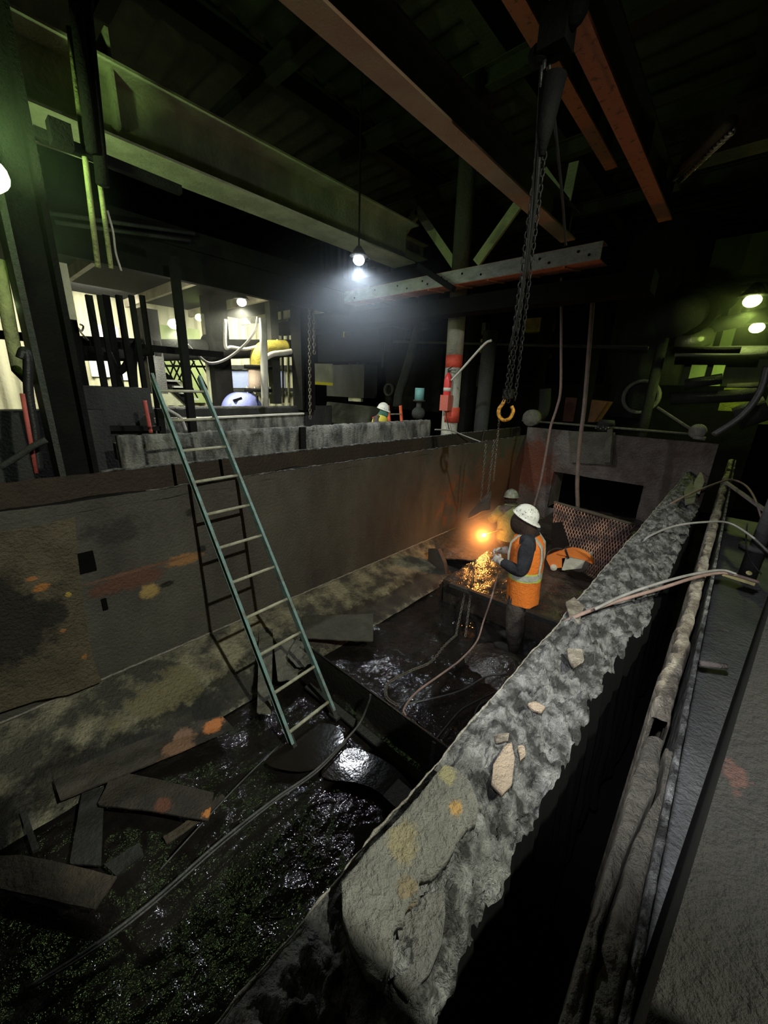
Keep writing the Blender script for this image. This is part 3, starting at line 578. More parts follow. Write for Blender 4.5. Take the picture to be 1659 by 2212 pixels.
def face(root,hc,m,s=1):
    """brow, nose, mouth, ears and eyes on a cloth covered head that looks along +x"""
    b=MB(); x,y,z=hc
    b.ell((x+.085*s,y,z-.01),(.028,.016,.026),10,8); b.ell((x+.07*s,y,z-.055),(.03,.035,.02),10,8)
    b.ell((x+.072*s,y,z+.03),(.022,.055,.012),10,8)
    for sg in (-1,1): b.ell((x,y+sg*.080,z),(.022,.012,.034),10,8)
    o=b.build('face_covering',m,root,True); e=MB()
    for sg in (-1,1): e.ell((x+.083*s,y+sg*.032,z+.012),(.010,.014,.008),10,6)
    e.build('goggles',M_black,o,True); return o
# --- standing worker
wk=thing('person',(-1.34,3.80,.0),'standing worker in speckled white helmet and orange hi-vis vest holding a hose','person',rz=math.radians(193),local=True)
J={'pelvis':((0,0,.90),(.12,.10)),'spine':((.01,0,1.08),(.125,.11)),'chest':((.02,0,1.25),(.15,.12)),'neck':((.05,0,1.40),.06),'head':((.08,0,1.49),(.09,.085)),'crown':((.08,0,1.56),.07),
'ls':((.0,.175,1.33),.088),'le':((-.01,.27,1.05),.078),'lw':((.24,.14,1.07),.048),'rs':((.0,-.17,1.33),.08),'re':((.07,-.25,1.08),.062),'rw':((.27,-.10,1.10),.042),
'lh':((0,.09,.84),.10),'lk':((.03,.11,.47),.07),'la':((-.02,.12,.12),.052),'rh':((0,-.09,.84),.10),'rk':((.04,-.11,.47),.07),'ra':((.0,-.13,.12),.052)}
E_=[('pelvis','spine'),('spine','chest'),('chest','neck'),('neck','head'),('head','crown'),('chest','ls'),('ls','le'),('le','lw'),('chest','rs'),('rs','re'),('re','rw'),('pelvis','lh'),('lh','lk'),('lk','la'),('pelvis','rh'),('rh','rk'),('rk','ra')]
body=skin_body('body',J,E_,M_jack,wk)
vs_=rings(wk,'vest',M_vest,[((-.02,0,.64),.165,.205),((-.01,0,.80),.165,.21),((0,0,.92),.165,.205),((.0,0,1.04),.165,.20),((.01,0,1.16),.17,.195),((.015,0,1.28),.165,.185),((.02,0,1.36),.135,.155),((.03,0,1.41),.09,.10)],32,.02)
rings(vs_,'reflective_band',M_refl,[((0,0,.93),.170,.211),((0,0,1.0),.172,.209)],32,.02)
rings(vs_,'lime_band',M_lime,[((0,0,.915),.168,.209),((0,0,1.015),.169,.206)],32,.02)
for sg in (-1,1):
    for ox in (-1,1):
        pts=[Vector((.0+ox*.150,sg*.095,1.0)),Vector((.01+ox*.163,sg*.095,1.16)),Vector((.015+ox*.150,sg*.095,1.29)),Vector((.02+ox*.085,sg*.090,1.375)),Vector((.03,sg*.09,1.392))]
        b=MB()
        for a_,b_ in zip(pts[:-1],pts[1:]): b.bar(a_,b_,.05,.018,(ox,0,.4))
        b.build('shoulder_band',M_refl,vs_)
tr=MB()
for sg in (-1,1):
    tr.tube([(-.0,sg*.085,.86),(.01,sg*.095,.70),(.03,sg*.105,.50),(.01,sg*.115,.32),(-.015,sg*.12,.14)],[.118,.108,.088,.085,.075],16)
tr.build('trousers',M_trou,wk,True)
for sg in (-1,1):
    b=MB(); b.ell((.05,sg*.125,.055),(.15,.055,.055),16,10); b.tube([(-.02,sg*.12,.05),(-.02,sg*.12,.24)],[.07,.068],14); b.build('boot',M_boot,wk,True)
for sy,w_,d_ in ((1,J['lw'][0],(.8,-.45,.05)),(-1,J['rw'][0],(.8,.35,-.1))):
    b=MB(); hand(b,w_,d_,(0,-sy,-.6),.010,.95,sy); b.tube([Vector(w_)-Vector(d_).normalized()*.05,Vector(w_)+Vector(d_).normalized()*.02],[.045,.036],12); b.build('glove',M_glove,wk,True)
hd=MB(); hd.ell((.105,0,1.485),(.115,.10,.135),22,16); hd.tube([(.03,0,1.36),(.05,0,1.42),(.08,0,1.50)],[.125,.10,.09],18); hd.build('hood',M_hood,wk,True)
face(wk,(.105,0,1.475),M_hood)
helmet(wk,(.075,0,1.565),M_hat,math.radians(24),yaw=math.pi)
# --- kneeling worker
kx=on_y(1098,1190,5.85)
wk2=thing('person',(kx.x,5.85,.37),'kneeling worker in olive green jacket and grey helmet behind the glowing torch','person',rz=math.radians(140),local=True)
J={'pelvis':((-.02,0,.24),(.14,.12)),'spine':((.03,0,.38),(.14,.12)),'chest':((.08,0,.52),(.16,.13)),'neck':((.13,0,.64),.06),'head':((.16,0,.72),(.09,.085)),'crown':((.16,0,.78),.07),
'ls':((.06,.18,.58),.085),'le':((.22,.25,.38),.07),'lw':((.40,.12,.36),.045),'rs':((.06,-.18,.58),.085),'re':((.22,-.25,.38),.07),'rw':((.42,-.08,.38),.045),
'lh':((.02,.10,.22),.11),'lk':((.32,.14,.09),.085),'la':((-.08,.14,.06),.06),'rh':((.02,-.10,.22),.11),'rk':((.32,-.14,.09),.085),'ra':((-.08,-.14,.06),.06)}
M_olv=mat('olive_jacket_cloth',(.32,.33,.10),(.18,.19,.07),8,.85,None,.8,30)
skin_body('body',J,E_,M_trou,wk2)
rings(wk2,'jacket',M_olv,[((-.02,0,.12),.20,.24),((-.01,0,.22),.20,.24),((.02,0,.34),.19,.225),((.05,0,.46),.19,.225),((.08,0,.57),.165,.20),((.11,0,.64),.11,.13),((.13,0,.67),.085,.09)],30,.03)
sl=MB()
for k in ('l','r'): sl.tube([J[k+'s'][0],J[k+'e'][0],Vector(J[k+'e'][0]).lerp(Vector(J[k+'w'][0]),.85)],[.092,.078,.055],14)
sl.build('sleeves',M_olv,wk2,True)
for sy,w_ in ((1,J['lw'][0]),(-1,J['rw'][0])):
    b=MB(); hand(b,w_,(.8,-.3*sy,.0),(0,-sy,-.5),.010,.95,sy); b.build('glove',M_glove,wk2,True)
b=MB(); b.ell((.17,0,.735),(.10,.09,.11),20,14); b.build('hood',M_hood,wk2,True)
face(wk2,(.17,0,.715),M_hood); helmet(wk2,(.155,0,.785),M_hat2,math.radians(8))
# --- worker in the far tank
h3=on_x(812,868,-5.85)
wk3=thing('person',(-5.85,h3.y,h3.z-1.66),'worker in the far tank in white helmet, green face cloth and yellow vest','person',rz=math.radians(20),local=True)
J={'pelvis':((0,0,.90),(.12,.10)),'spine':((.05,0,1.08),(.125,.11)),'chest':((.10,0,1.24),(.15,.12)),'neck':((.15,0,1.38),.06),'head':((.18,0,1.46),(.09,.085)),'crown':((.18,0,1.53),.07),
'ls':((.08,.18,1.32),.075),'le':((.15,.26,1.07),.062),'lw':((.36,.14,1.02),.042),'rs':((.08,-.18,1.32),.075),'re':((.15,-.26,1.08),.062),'rw':((.37,-.10,1.05),.042),
'lh':((0,.09,.84),.10),'lk':((.03,.11,.47),.07),'la':((-.02,.12,.10),.052),'rh':((0,-.09,.84),.10),'rk':((.04,-.11,.47),.07),'ra':((.0,-.13,.10),.052)}
skin_body('body',J,E_,M_trou,wk3)
vs3=rings(wk3,'vest',mat('yellow_vest_cloth',(.85,.72,.10),(.7,.6,.1),8,.8,None,.3,40),[((0,0,.80),.16,.205),((.04,0,1.0),.165,.20),((.08,0,1.18),.17,.20),((.11,0,1.30),.16,.20),((.13,0,1.37),.12,.15),((.14,0,1.40),.085,.095)],28,.01)
for sg in (-1,1):
    MB().bar((.20,sg*.08,1.32),(.10,sg*.09,1.395),.04,.02).bar((.10,sg*.09,1.395),(-.03,sg*.09,1.33),.04,.02).build('shoulder_strap',mat('red_strap',(.75,.10,.06),(.6,.08,.05),8,.7),vs3)
b=MB(); b.ell((.195,0,1.45),(.10,.09,.12),20,14); b.tube([(.13,0,1.33),(.17,0,1.42)],[.11,.09],16); b.build('face_cloth',mat('green_face_cloth',(.08,.22,.16),(.05,.13,.10),14,.85),wk3,True)
face(wk3,(.195,0,1.44),MATS['green_face_cloth'])
for sy,w_ in ((1,J['lw'][0]),(-1,J['rw'][0])):
    b=MB(); hand(b,w_,(.8,-.3*sy,.0),(0,-sy,-.5),.010,.95,sy); b.build('glove',M_glove,wk3,True)
for sg in (-1,1): MB().ell((.05,sg*.125,.05),(.15,.055,.05),16,10).build('boot',M_boot,wk3,True)
helmet(wk3,(.175,0,1.53),M_hat,math.radians(16))
hf=h3.z-1.66
# red topped ladder in the far tank
M_rl=mat('orange_red_rail',(.85,.16,.06),(.65,.12,.05),6,.4,None,.1,30)
l3=thing('step_ladder',(-6.15,h3.y+.55,hf),'orange red ladder standing behind the worker in the far tank','ladder')
la=[on_x(838,876,-6.0),on_x(865,876,-6.0)]
for p in la: MB().bar(Vector((-5.7,p.y-.05,hf)),p,.07,.03,(0,1,0)).build('rail',M_rl,l3)
for i in range(7):
    t=.1+.13*i; a=Vector((-5.7,la[0].y-.05,hf)).lerp(la[0],t); b_=Vector((-5.7,la[1].y-.05,hf)).lerp(la[1],t); MB().bar(a,b_,.03,.025).build('rung',M_rung,l3)
# ------------------------------------------------------------------ cutting torch and its light
tp=on_y(1046,1156,5.45)
tc=thing('cutting_torch',tp,'glowing orange cutting torch flame held in front of the kneeling worker','torch')
MB().ell(tp,(.028,.028,.028)).build('flame',glow('flame_glow',(1,.62,.20),60),tc,True)
MB().tube([tp+Vector((.03,.03,.02)),tp+Vector((.18,.18,.10)),tp+Vector((.30,.24,.06))],.010,8).build('nozzle_pipe',mat('brass',(.5,.33,.12),(.35,.22,.1),20,.35,None,.1,40,metal=.8),tc,True)
light('torch_light','POINT',tp+Vector((.0,-.06,.0)),24,(1,.32,.06),.03)
# sparks of glowing slag
M_slag=glow('slag_glow',(1,.30,.05),5)
for i,(px,py,z,n_) in enumerate(((1042,1230,.37,16),(1052,1240,.37,12),(1028,1268,.36,14),(1008,1350,.04,9),(1075,1095,.7,0))):
    b=MB()
    for k in range(n_):
        c=on_z(px+random.gauss(0,9),py+random.gauss(0,4),z); b.ell(c,(.002+.007*random.random()**2,.004,.003),6,4)
    if n_: tag(b.build('glowing_slag',M_slag,None,True),['scatter of glowing orange slag below the torch','second scatter of glowing slag beside the standing worker\'s hand','orange slag glints on the front of the shelf','orange slag glints on the floor in front of the shelf'][i],'slag',kind='stuff')
# ------------------------------------------------------------------ cut-off saw on the shelf
sw=thing('cutoff_saw',on_z(1225,1238,.45),'orange and white cut-off saw lying on the sludge shelf behind the standing worker','power saw')
M_or=mat('orange_plastic',(.95,.28,.06),(.8,.22,.05),6,.4,None,.1,30); M_wp=mat('dirty_white_plastic',(.72,.70,.58),(.5,.48,.4),14,.5,None,.2,40)
sy_=5.35; S=lambda px,py,d=0:on_y(px,py,sy_+d)
MB().prism([S(1180,1208),S(1182,1200),S(1205,1192),S(1222,1203),S(1215,1226),S(1190,1228)],(0.03,.22,0)).build('engine_cover',M_or,sw)
MB().prism([S(1214,1206),S(1270,1198),S(1256,1228),S(1214,1232)],(.02,.16,0)).build('body',M_wp,sw)
q=S(1240,1214,-.02)
cir=[q+Vector((.26*math.cos(a)*.9,-.01,.19*math.sin(a))) for a in [math.pi*(.08+.84*i/14) for i in range(15)]]
MB().prism(cir+[S(1279,1214),S(1262,1210)],(0.01,.07,0)).build('blade_guard',M_or,sw)
MB().tube([q+Vector((.02,.10,-.02)),q+Vector((.02,.13,-.02))],.15,28).build('cutting_disc',mat('disc_grey',(.30,.24,.20),(.2,.16,.13),12,.5),sw,True)
MB().tube([S(1196,1226,-.03),S(1196,1226,.02)],.045,18).build('filter_cap',M_wp,sw,True)
MB().tube(catmull([S(1180,1206,.05),S(1190,1190,.05),S(1212,1186,.05),S(1226,1200,.05)]),.018,8).build('rear_handle',M_black,sw,True)
MB().tube(catmull([S(1228,1206,-.02),S(1222,1185,-.02),S(1232,1183,.1),S(1238,1204,.12)]),.014,8).build('front_handle',M_black,sw,True)

# ------------------------------------------------------------------ overhead girders
def girder(name,x,z,y0,y1,w_,h,label,mw,mf,cat='girder',stiff=()):
    g=thing(name,(x,y0,z),label,cat)
    MB().bar((x,y0,z+.012),(x,y1,z+.012),w_,.024).build('bottom_flange',mf,g)
    MB().bar((x,y0,z+h/2),(x,y1,z+h/2),.016,h-.03).build('web',mw,g)
    MB().bar((x,y0,z+h-.012),(x,y1,z+h-.012),w_*1.15,.024).build('top_flange',mw,g)
    for y in stiff: MB().box((x,y,z+h/2),(w_*.95,.014,h-.05)).build('stiffener',mw,g)
    return g
M_rail=mat('tan_flange_paint',(.60,.48,.32),(.50,.26,.16),1.5,.7,None,.5,50,mid=.45)
girder('roof_girder',-2.58,5.0,-1.5,6.9,.21,.34,'long heavy overhead girder with a tan and reddish underside running across the top centre',M_olive,M_rail,stiff=(6.3,6.6))
girder('crane_rail_girder',-1.35,5.0,.5,6.9,.15,.34,'right overhead girder with a pitted red underside ending beside the strut',M_olive,M_redp,stiff=(5.2,6.1,6.6))
girder('crane_rail_girder',-2.29,6.0,1.0,7.4,.16,.36,'farther overhead girder with a broken red underside behind the hanging hoist',M_olive,M_redp,stiff=(5.6,6.4,7.0))
lg=girder('runway_girder',-5.4,5.0,-2.0,6.4,.52,.60,'long green lit girder crossing the upper left',M_cream,M_cream)
tag(MB().box((-5.45,1.72,5.5),(.50,.03,.75)).build('hanger_plate',M_cream),'green lit vertical hanger plate standing on the upper left girder','bracket')
tag(MB().ibeam((-6.6,-2,5.75),(-6.6,8.5,5.75),.3,.3).build('rear_girder',M_cream),'thinner green edged girder behind the upper left girder','girder')
# roof frames
for i,x in enumerate((-4.2,-7.6,-10.8,-1.0)):
    tag(MB().ibeam((x,-6,7.9),(x,20,7.9),.25,.38).build('roof_beam',M_roof),('roof beam over the tank','roof beam left of the centre','roof beam far left','roof beam on the right side')[i]+' carrying the ribbed deck','roof beam','roof beams under the deck')
for i,y in enumerate((0.6,2.6,4.8,7.2,10,13.2)):
    tag(MB().ibeam((-14,y,7.6),(6,y,7.6),.2,.3).build('roof_joist',M_roof),('first','second','third','fourth','fifth','farthest')[i]+' cross joist from the viewer under the ribbed roof deck','roof joist','roof joists')
# ------------------------------------------------------------------ painted column with extinguisher
cy_=7.0
colm=thing('painted_column',(-4.5,cy_,0),'pale round column with a red band and white base beyond the left tank wall','column')
def cz(py,px=975): return on_y(px,py,cy_).z
z1,z2,zt=cz(795),cz(768),cz(660)
MB().tube([(-4.46,cy_,0),(-4.50,cy_,z1)],.165,24).build('lower_shaft',M_conc,colm,True)
MB().tube([(-4.50,cy_,z1),(-4.505,cy_,z2)],.167,24).build('red_band',mat('red_band_paint',(.75,.09,.05),(.5,.07,.04),9,.6,None,.3,30),colm,True)
MB().tube([(-4.505,cy_,z2),(-4.53,cy_,4.45)],.165,24).build('upper_shaft',M_conc,colm,True)
MB().tube([(-4.53,cy_,4.45),(-4.58,cy_,7.7)],.16,20).build('top_shaft',M_olive,colm,True)
MB().tube([(-4.46,cy_-.005,cz(912)),(-4.465,cy_-.005,cz(880))],.167,24).build('red_lower_band',MATS['red_band_paint'],colm,True)
fx=on_y(964,868,6.78)
M_fe=mat('extinguisher_red',(.78,.05,.05),(.6,.04,.04),5,.35,None,.05,20)
fe=thing('fire_extinguisher',fx,'red fire extinguisher hanging on the left face of the painted column','fire extinguisher')
r_=.075
MB().lathe(fx,[(r_*.9,-.02),(r_,0),(r_,.42),(r_*.75,.50),(.02,.55)],n=20).build('cylinder',M_fe,fe,True); fcy=bpy.context.scene.collection.objects[-1]
MB().tube([fx+Vector((0,0,.2)),fx+Vector((0,0,.27))],r_*1.02,20).build('label',M_white,fcy,True)
MB().lathe(fx,[(.02,.54),(.024,.60)]).bar(fx+Vector((-.02,0,.61)),fx+Vector((.09,-.02,.66)),.02,.015).bar(fx+Vector((-.02,0,.59)),fx+Vector((.09,-.02,.60)),.02,.012).build('valve_handle',M_black,fe)
MB().box(fx+Vector((0,0,-.02)),(.19,.17,.30)).build('holder',mat('faded_red',(.6,.14,.10),(.5,.12,.09),8,.6),fe)
cable('extinguisher_hose',[fx+Vector((.04,-.03,.0)),fx+Vector((.05,-.05,-.2)),fx+Vector((.10,-.03,-.42)),fx+Vector((.13,.0,-.55))],.010,M_black,'black hose hanging below the red extinguisher','hose')
cable('strut_pipe',[on_y(975,822,6.7),on_y(1000,795,6.6),on_y(1045,745,6.5),on_y(1062,735,6.5)],.022,M_white,'thin pale pipe slanting up to the right from the painted column','pipe')
M_wire=mat('pale_wire',(.5,.48,.42),(.35,.33,.3),12,.5)
cable('pale_wire',[on_x(940,928,-4.0),on_x(975,930,-4.0),on_x(1000,940,-3.9),on_x(1048,958,-3.6)],.012,M_wire,'pale wire draped over the tank edge at the foot of the painted column','wire')
cable('pale_wire',[on_x(1040,825,-4.6),on_x(1042,835,-4.6),on_x(1055,880,-4.4),on_x(1040,960,-3.7)],.006,M_cab,'thin dark wire hanging right of the painted column','wire')
# horizontal channel with bolt holes
ch=thing('bolted_channel',on_y(1000,620,6),'pale horizontal channel beam with bolt holes running right across the middle height','channel beam')
P0=on_y(690,658,6.0); P1=on_y(1300,540,6.0); P0.z=P1.z=4.53
MB().bar(P0,P1,.02,.20).build('web',M_yg,ch)
MB().bar(P0+Vector((0,.10,.10)),P1+Vector((0,.10,.10)),.2,.012).bar(P0+Vector((0,.16,-.10)),P1+Vector((0,.16,-.10)),.32,.012).build('flanges',M_redp,ch)
for i,t in enumerate((.40,.44,.50,.52,.57,.59,.64,.70,.86,.885,.95,.975,.30,.20)):
    c=P0.lerp(P1,t)+Vector((0,-.012,(.03,-.04,.03,-.03)[i%4])); MB().tube([c,c+Vector((0,-.004,0))],.017,10).build('bolt_hole',M_pit,ch)
for i in range(9):
    c=P0.lerp(P1,.12+.1*i); MB().bar(c+Vector((0,.02,-.11)),c+Vector((.12,.32,-.11)),.03,.03).build('bracket',M_redp,ch)
tag(MB().bar(on_y(905,575,5.8),on_y(980,625,5.8),.10,.08).build('diagonal_brace',M_dark),'black diagonal brace crossing the bolted channel near the column','brace')
tag(MB().bar((-9.6,6.3,4.15),(-1.2,6.3,4.15),.35,.25).build('dark_crossbeam',M_dark),'black crossbeam under the bolted channel','beam')
# K bracing
M_tr=mat('green_brace_paint',(.66,.70,.42),(.42,.44,.26),3,.65,None,.4,30)
def brace(a,b,w_,lab,y=7.0): 
    p=on_y(*a,y);q=on_y(*b,y); d=(q-p).normalized(); o=MB().bar(p,q,.02,w_,Vector((0,1,0)).cross(d) if False else (0,0,1)); o.bar(p+Vector((0,.08,0)),q+Vector((0,.08,0)),.16,.02)
    return tag(o.build('truss_brace',M_tr),lab,'brace')
brace((900,452),(982,572),.15,'green brace slanting down right to the top of the column')
brace((848,460),(848,528),.14,'short upright green brace left of the two slanting ones')
brace((900,455),(850,528),.14,'short green brace slanting down left to the channel')
brace((1125,432),(1028,568),.17,'green brace slanting down left from the big girder to the column')
brace((1172,370),(1222,440),.14,'small green brace leaning right under the girder end')
brace((1240,350),(1222,440),.14,'small upright green brace behind the chains')
# ------------------------------------------------------------------ hoist with chains and hook
M_hoist=mat('hoist_black',(.005,.005,.005),(.003,.003,.003),9,.8,None,.3,40,spec=.15)
hz=on_y(1200,100,3.0)
ho=thing('chain_hoist',hz,'black chain hoist hanging between the overhead girders at the top','hoist')
MB().box(hz+Vector((0,0,.08)),(.17,.16,.22)).ell(hz+Vector((.10,-.02,.12)),(.08,.07,.09),14,8).ell(hz+Vector((-.10,0,.0)),(.07,.07,.05),14,8).build('housing',M_hoist,ho)
MB().tube([hz+Vector((.02,0,-.15)),hz+Vector((.0,0,-.40)),hz+Vector((.0,0,-.55))],[.075,.055,.02],14).build('chain_bag',M_hoist,ho,True)
MB().tube([hz+Vector((0,0,.15)),hz+Vector((0,0,1.0))],.04,8).build('suspension',M_hoist,ho,True)
hk=on_y(1093,885,4.2)
top=[on_y(1150,380,3.6),on_y(1163,380,3.6),on_y(1175,370,3.6),on_y(1140,400,3.7)]
M_ochain=mat('oily_chain',(.035,.032,.028),(.03,.03,.03),20,.35,None,.3,80,metal=.3)
MCN=['leftmost','second','third','rightmost']
for i,(p,q) in enumerate(((on_y(1165,300,3.4),on_y(1090,870,4.2)),(on_y(1172,300,3.4),on_y(1098,870,4.2)),(on_y(1182,290,3.4),on_y(1112,865,4.2)),(on_y(1160,380,3.6),on_y(1118,720,4.1)))):
    chain(p,q,MCN[i]+' of the four dark oily chains hanging from the hoist to the orange hook',.06,.006,m=M_ochain)
cable('load_rope',[on_y(1176,120,3.0),on_y(1160,400,3.3),on_y(1135,600,3.6)],.016,M_black,'thick black rope running down from the hoist','rope')
cable('load_rope',[on_y(1186,140,3.0),on_y(1215,430,3.8),on_y(1222,530,4.2)],.011,M_black,'thinner black rope leaning right under the hoist','rope')
cable('load_rope',[on_y(1170,140,3.0),on_y(1153,400,3.3),on_y(1126,640,3.6),on_y(1100,760,3.8)],.012,M_black,'black rope hanging just left of the thick rope','rope')
M_hook=mat('orange_hook_paint',(.85,.40,.04),(.25,.12,.03),25,.5,None,.5,60,mid=.52,wid=.08)
ok=thing('lifting_hook',hk,'chipped orange lifting hook at the end of the hoist chains','hook')
pts=[hk+Vector((-.02,0,.13)),hk+Vector((-.05,0,.06)),hk+Vector((-.085,0,.0)),hk+Vector((-.075,0,-.07)),hk+Vector((-.01,0,-.115)),hk+Vector((.06,0,-.085)),hk+Vector((.085,0,-.01)),hk+Vector((.06,0,.04))]
MB().tube(catmull(pts,5),.02,10).build('hook_body',M_hook,ok,True)
MB().box(hk+Vector((-.0,0,.17)),(.10,.06,.10)).build('swivel_block',M_ochain,ok)
chain(on_y(1081,880,4.25),on_y(1066,1040,5.0),'short chain hanging from the orange hook down towards the lug')
# hanging hoses
M_rope=mat('hanging_hose_brown',(.22,.15,.12),(.12,.09,.08),8,.6,None,.4,40)
cable('hanging_hose',[on_y(1213,600,6.5),on_y(1212,740,6.5),on_y(1211,840,6.5),on_y(1203,880,6.5),on_y(1190,920,6.5),on_y(1183,960,6.5),on_y(1168,1040,6.5),on_y(1152,1100,6.4)],.020,M_rope,'thin brown hose hanging down behind the standing worker','hose')
cable('hanging_hose',[on_y(1283,620,7.3),on_y(1272,760,7.3),on_y(1262,880,7.3),on_y(1252,960,7.3),on_y(1247,1040,7.3),on_y(1248,1097,7.2)],.035,M_rope,'thicker brown hose hanging in front of the black opening','hose')
# ------------------------------------------------------------------ things on and behind the end wall
tag(MB().tube([on_y(1128,908,9.2),on_y(1300,922,9.2),on_y(1500,938,9.2)],.022,8).build('end_rail',mat('muddy_rail',(.30,.28,.23),(.16,.15,.12),12,.7,None,.6,40),None,True),'thin muddy rail running along the top of the end wall','rail')
tag(MB().tube([on_y(1420,880,9.4),on_y(1503,934,9.2)],.025,8).build('slanting_rail',mat('muddy_rail',(0,0,0)),None,True),'thin bar slanting down to the round knob on the end wall','rail')
kb=thing('round_knob_fitting',on_y(1505,933,9.15),'round muddy knob with a bent bracket at the right end of the end rail','valve')
q=on_y(1505,932,9.1); MB().tube([q,q+Vector((.02,.10,0))],.13,18).build('disc',mat('muddy_disc',(.34,.32,.28),(.2,.19,.17),16,.7,None,.6,50),kb,True)
MB().tube([on_y(1498,944,9.05),on_y(1524,948,9.05)],.035,10).build('bracket',MATS['muddy_disc'],kb,True)
rg=thing('round_gauge',on_y(1309,925,9.2),'dark round drum with glinting bolts standing on the end wall','drum')
q=on_y(1309,918,9.2); MB().tube([q,q+Vector((0,0,.10))],[.17,.14],20).tube([q+Vector((0,0,-.12)),q],.16,20).build('drum',M_dark2,rg,True)
for k in range(7): MB().ell(q+Vector((-.14+.047*k,-.17,-.07+.03*(k%2))),(.016,.016,.02),8,6).build('bolt',mat('bright_bolt',(.85,.82,.75),(.6,.58,.5),20,.15,None,.1,30,metal=.9),rg,True)
for (a,b,zt_,lab) in ((1231,1330,.5,'pale muddy concrete block on the end wall above the black opening'),):
    p=on_y(1228,932,8.8);q=on_y(1325,935,8.8);r=on_y(1320,1005,8.8);s=on_y(1232,1000,8.8)
    tag(slab([(v.x,v.z) for v in (p,q,r,s)],.03,.12,lambda u,v:.02*fbm(u*5,v*5),lambda u,v,w:(u,8.82-w,v)).build('concrete_block',mat('muddy_concrete',(.26,.24,.19),(.14,.13,.10),5,.8,None,.9,30),None,True),lab,'concrete block')
tag(MB().prism([on_y(1312,928,8.75),on_y(1322,928,8.75),on_y(1318,1000,8.75),on_y(1302,998,8.75)],(0,.05,0)).build('bracket_rib',mat('muddy_concrete',(0,0,0))),'narrow upright rib at the right edge of the concrete block','rib')
tag(MB().prism([on_y(1222,858,11),on_y(1312,868,11),on_y(1283,912,11),on_y(1215,910,11)],(0,.6,0)).build('rusty_hopper',mat('hopper_rust',(.26,.10,.06),(.15,.07,.05),4,.7,None,.5,30)),'rusty red tapered hopper behind the end wall','hopper')
vp=thing('valve_pipe',on_y(1160,905,9.6),'grey pipe elbow with a round blank end behind the left corner of the end wall','pipe')
MB().tube(catmull([on_y(1178,840,9.7),on_y(1176,880,9.7),on_y(1168,898,9.6),on_y(1150,903,9.4)]),.13,14).build('elbow',M_dark2,vp,True)
MB().tube([on_y(1152,902,9.35),on_y(1146,903,9.15)],.19,18).build('end_cap',MATS['muddy_disc'],vp,True)
dk=thing('large_duct',on_y(1365,740,13),'very large dark vertical duct right of the end wall','duct')
q=on_y(1365,900,13.0); MB().tube([q,(q.x,q.y,6.8)],.9,32).build('duct_body',M_dark2,dk,True)
MB().tube([(q.x,q.y,4.0),(q.x,q.y,4.1)],.98,32).build('duct_flange',M_dark2,dk,True)
q=on_y(1383,857,11.9); rgm=thing('open_pipe_end',q,'round open pipe end ringed by a pale flange below the large dark duct','pipe'); MB().pipe(q,q+Vector((0,.25,0)),.42,.35).build('ring',mat('muddy_disc',(0,0,0)),rgm,True); MB().pipe(q+Vector((0,.2,0)),q+Vector((0,1.0,0)),.37,.34).build('pipe_wall',M_dark,rgm,True)
for i,(px,w_,py0,y,m_,lab) in enumerate(((1060,.30,715,7.8,M_dark2,'grey round pipe column just right of the painted column'),(1030,.35,640,8.6,M_dark,'black column between the painted column and the grey pipe'),(1190,.30,640,10.5,M_dark,'black column behind the thin hanging hose'),(1310,.35,600,11.0,M_dark,'black column behind the thick hanging hose'),(1440,.22,700,11.4,M_dark2,'grey vertical pipe right of the large dark duct'))):
    p=on_y(px,py0,y); tag(MB().tube([(p.x+.02,y,.2),(p.x,y,5.6 if i else p.z)],w_/2,16).build('round_column',m_,None,True),lab,'column')
tag(MB().tube([on_y(850,738,8.2),on_y(1100,744,8.2),on_y(1400,752,8.2)],.03,8).build('long_pipe',M_dark2,None,True),'thin horizontal pipe crossing behind the painted column','pipe')
tag(MB().tube([on_y(830,739,8.2),on_y(826,795,8.2)],.03,8).build('drop_pipe',M_dark2,None,True),'short vertical pipe dropping from the left end of the long thin pipe','pipe')
for px0,py0,px1,py1,y,m_,lab in ((1020,735,1050,763,11,M_yel,'dull yellow box behind the columns right of the painted column'),(1015,790,1040,835,10,M_dark2,'grey cabinet behind the columns right of the painted column'),(1140,690,1195,715,12.5,M_yel,'faint yellow panel between the hanging hoses and columns'),(1030,700,1052,722,13,M_white,'small white box standing in for a lit gap behind the black columns'),(1168,765,1188,775,13,M_cream,'small cream strip painted to look lit, low behind the hanging hose')):
    p=on_y(px0,py0,y);q=on_y(px1,py1,y); tag(MB().box((p+q)/2,(abs(q.x-p.x),.3,abs(p.z-q.z))).build('far_box',m_),lab,'box')  # the white and cream ones have their lit look put into the colour
tag(MB().box((-3.2,12.5,1.6),(7,.5,3.0)).build('machine_skid',M_dark),'long black machine block behind the end wall','machine')
tag(MB().box((-4.2,13.5,4.6),(9,.6,1.6)).build('upper_machine_block',M_dark),'black overhead machine block behind the hanging hoses','machine')
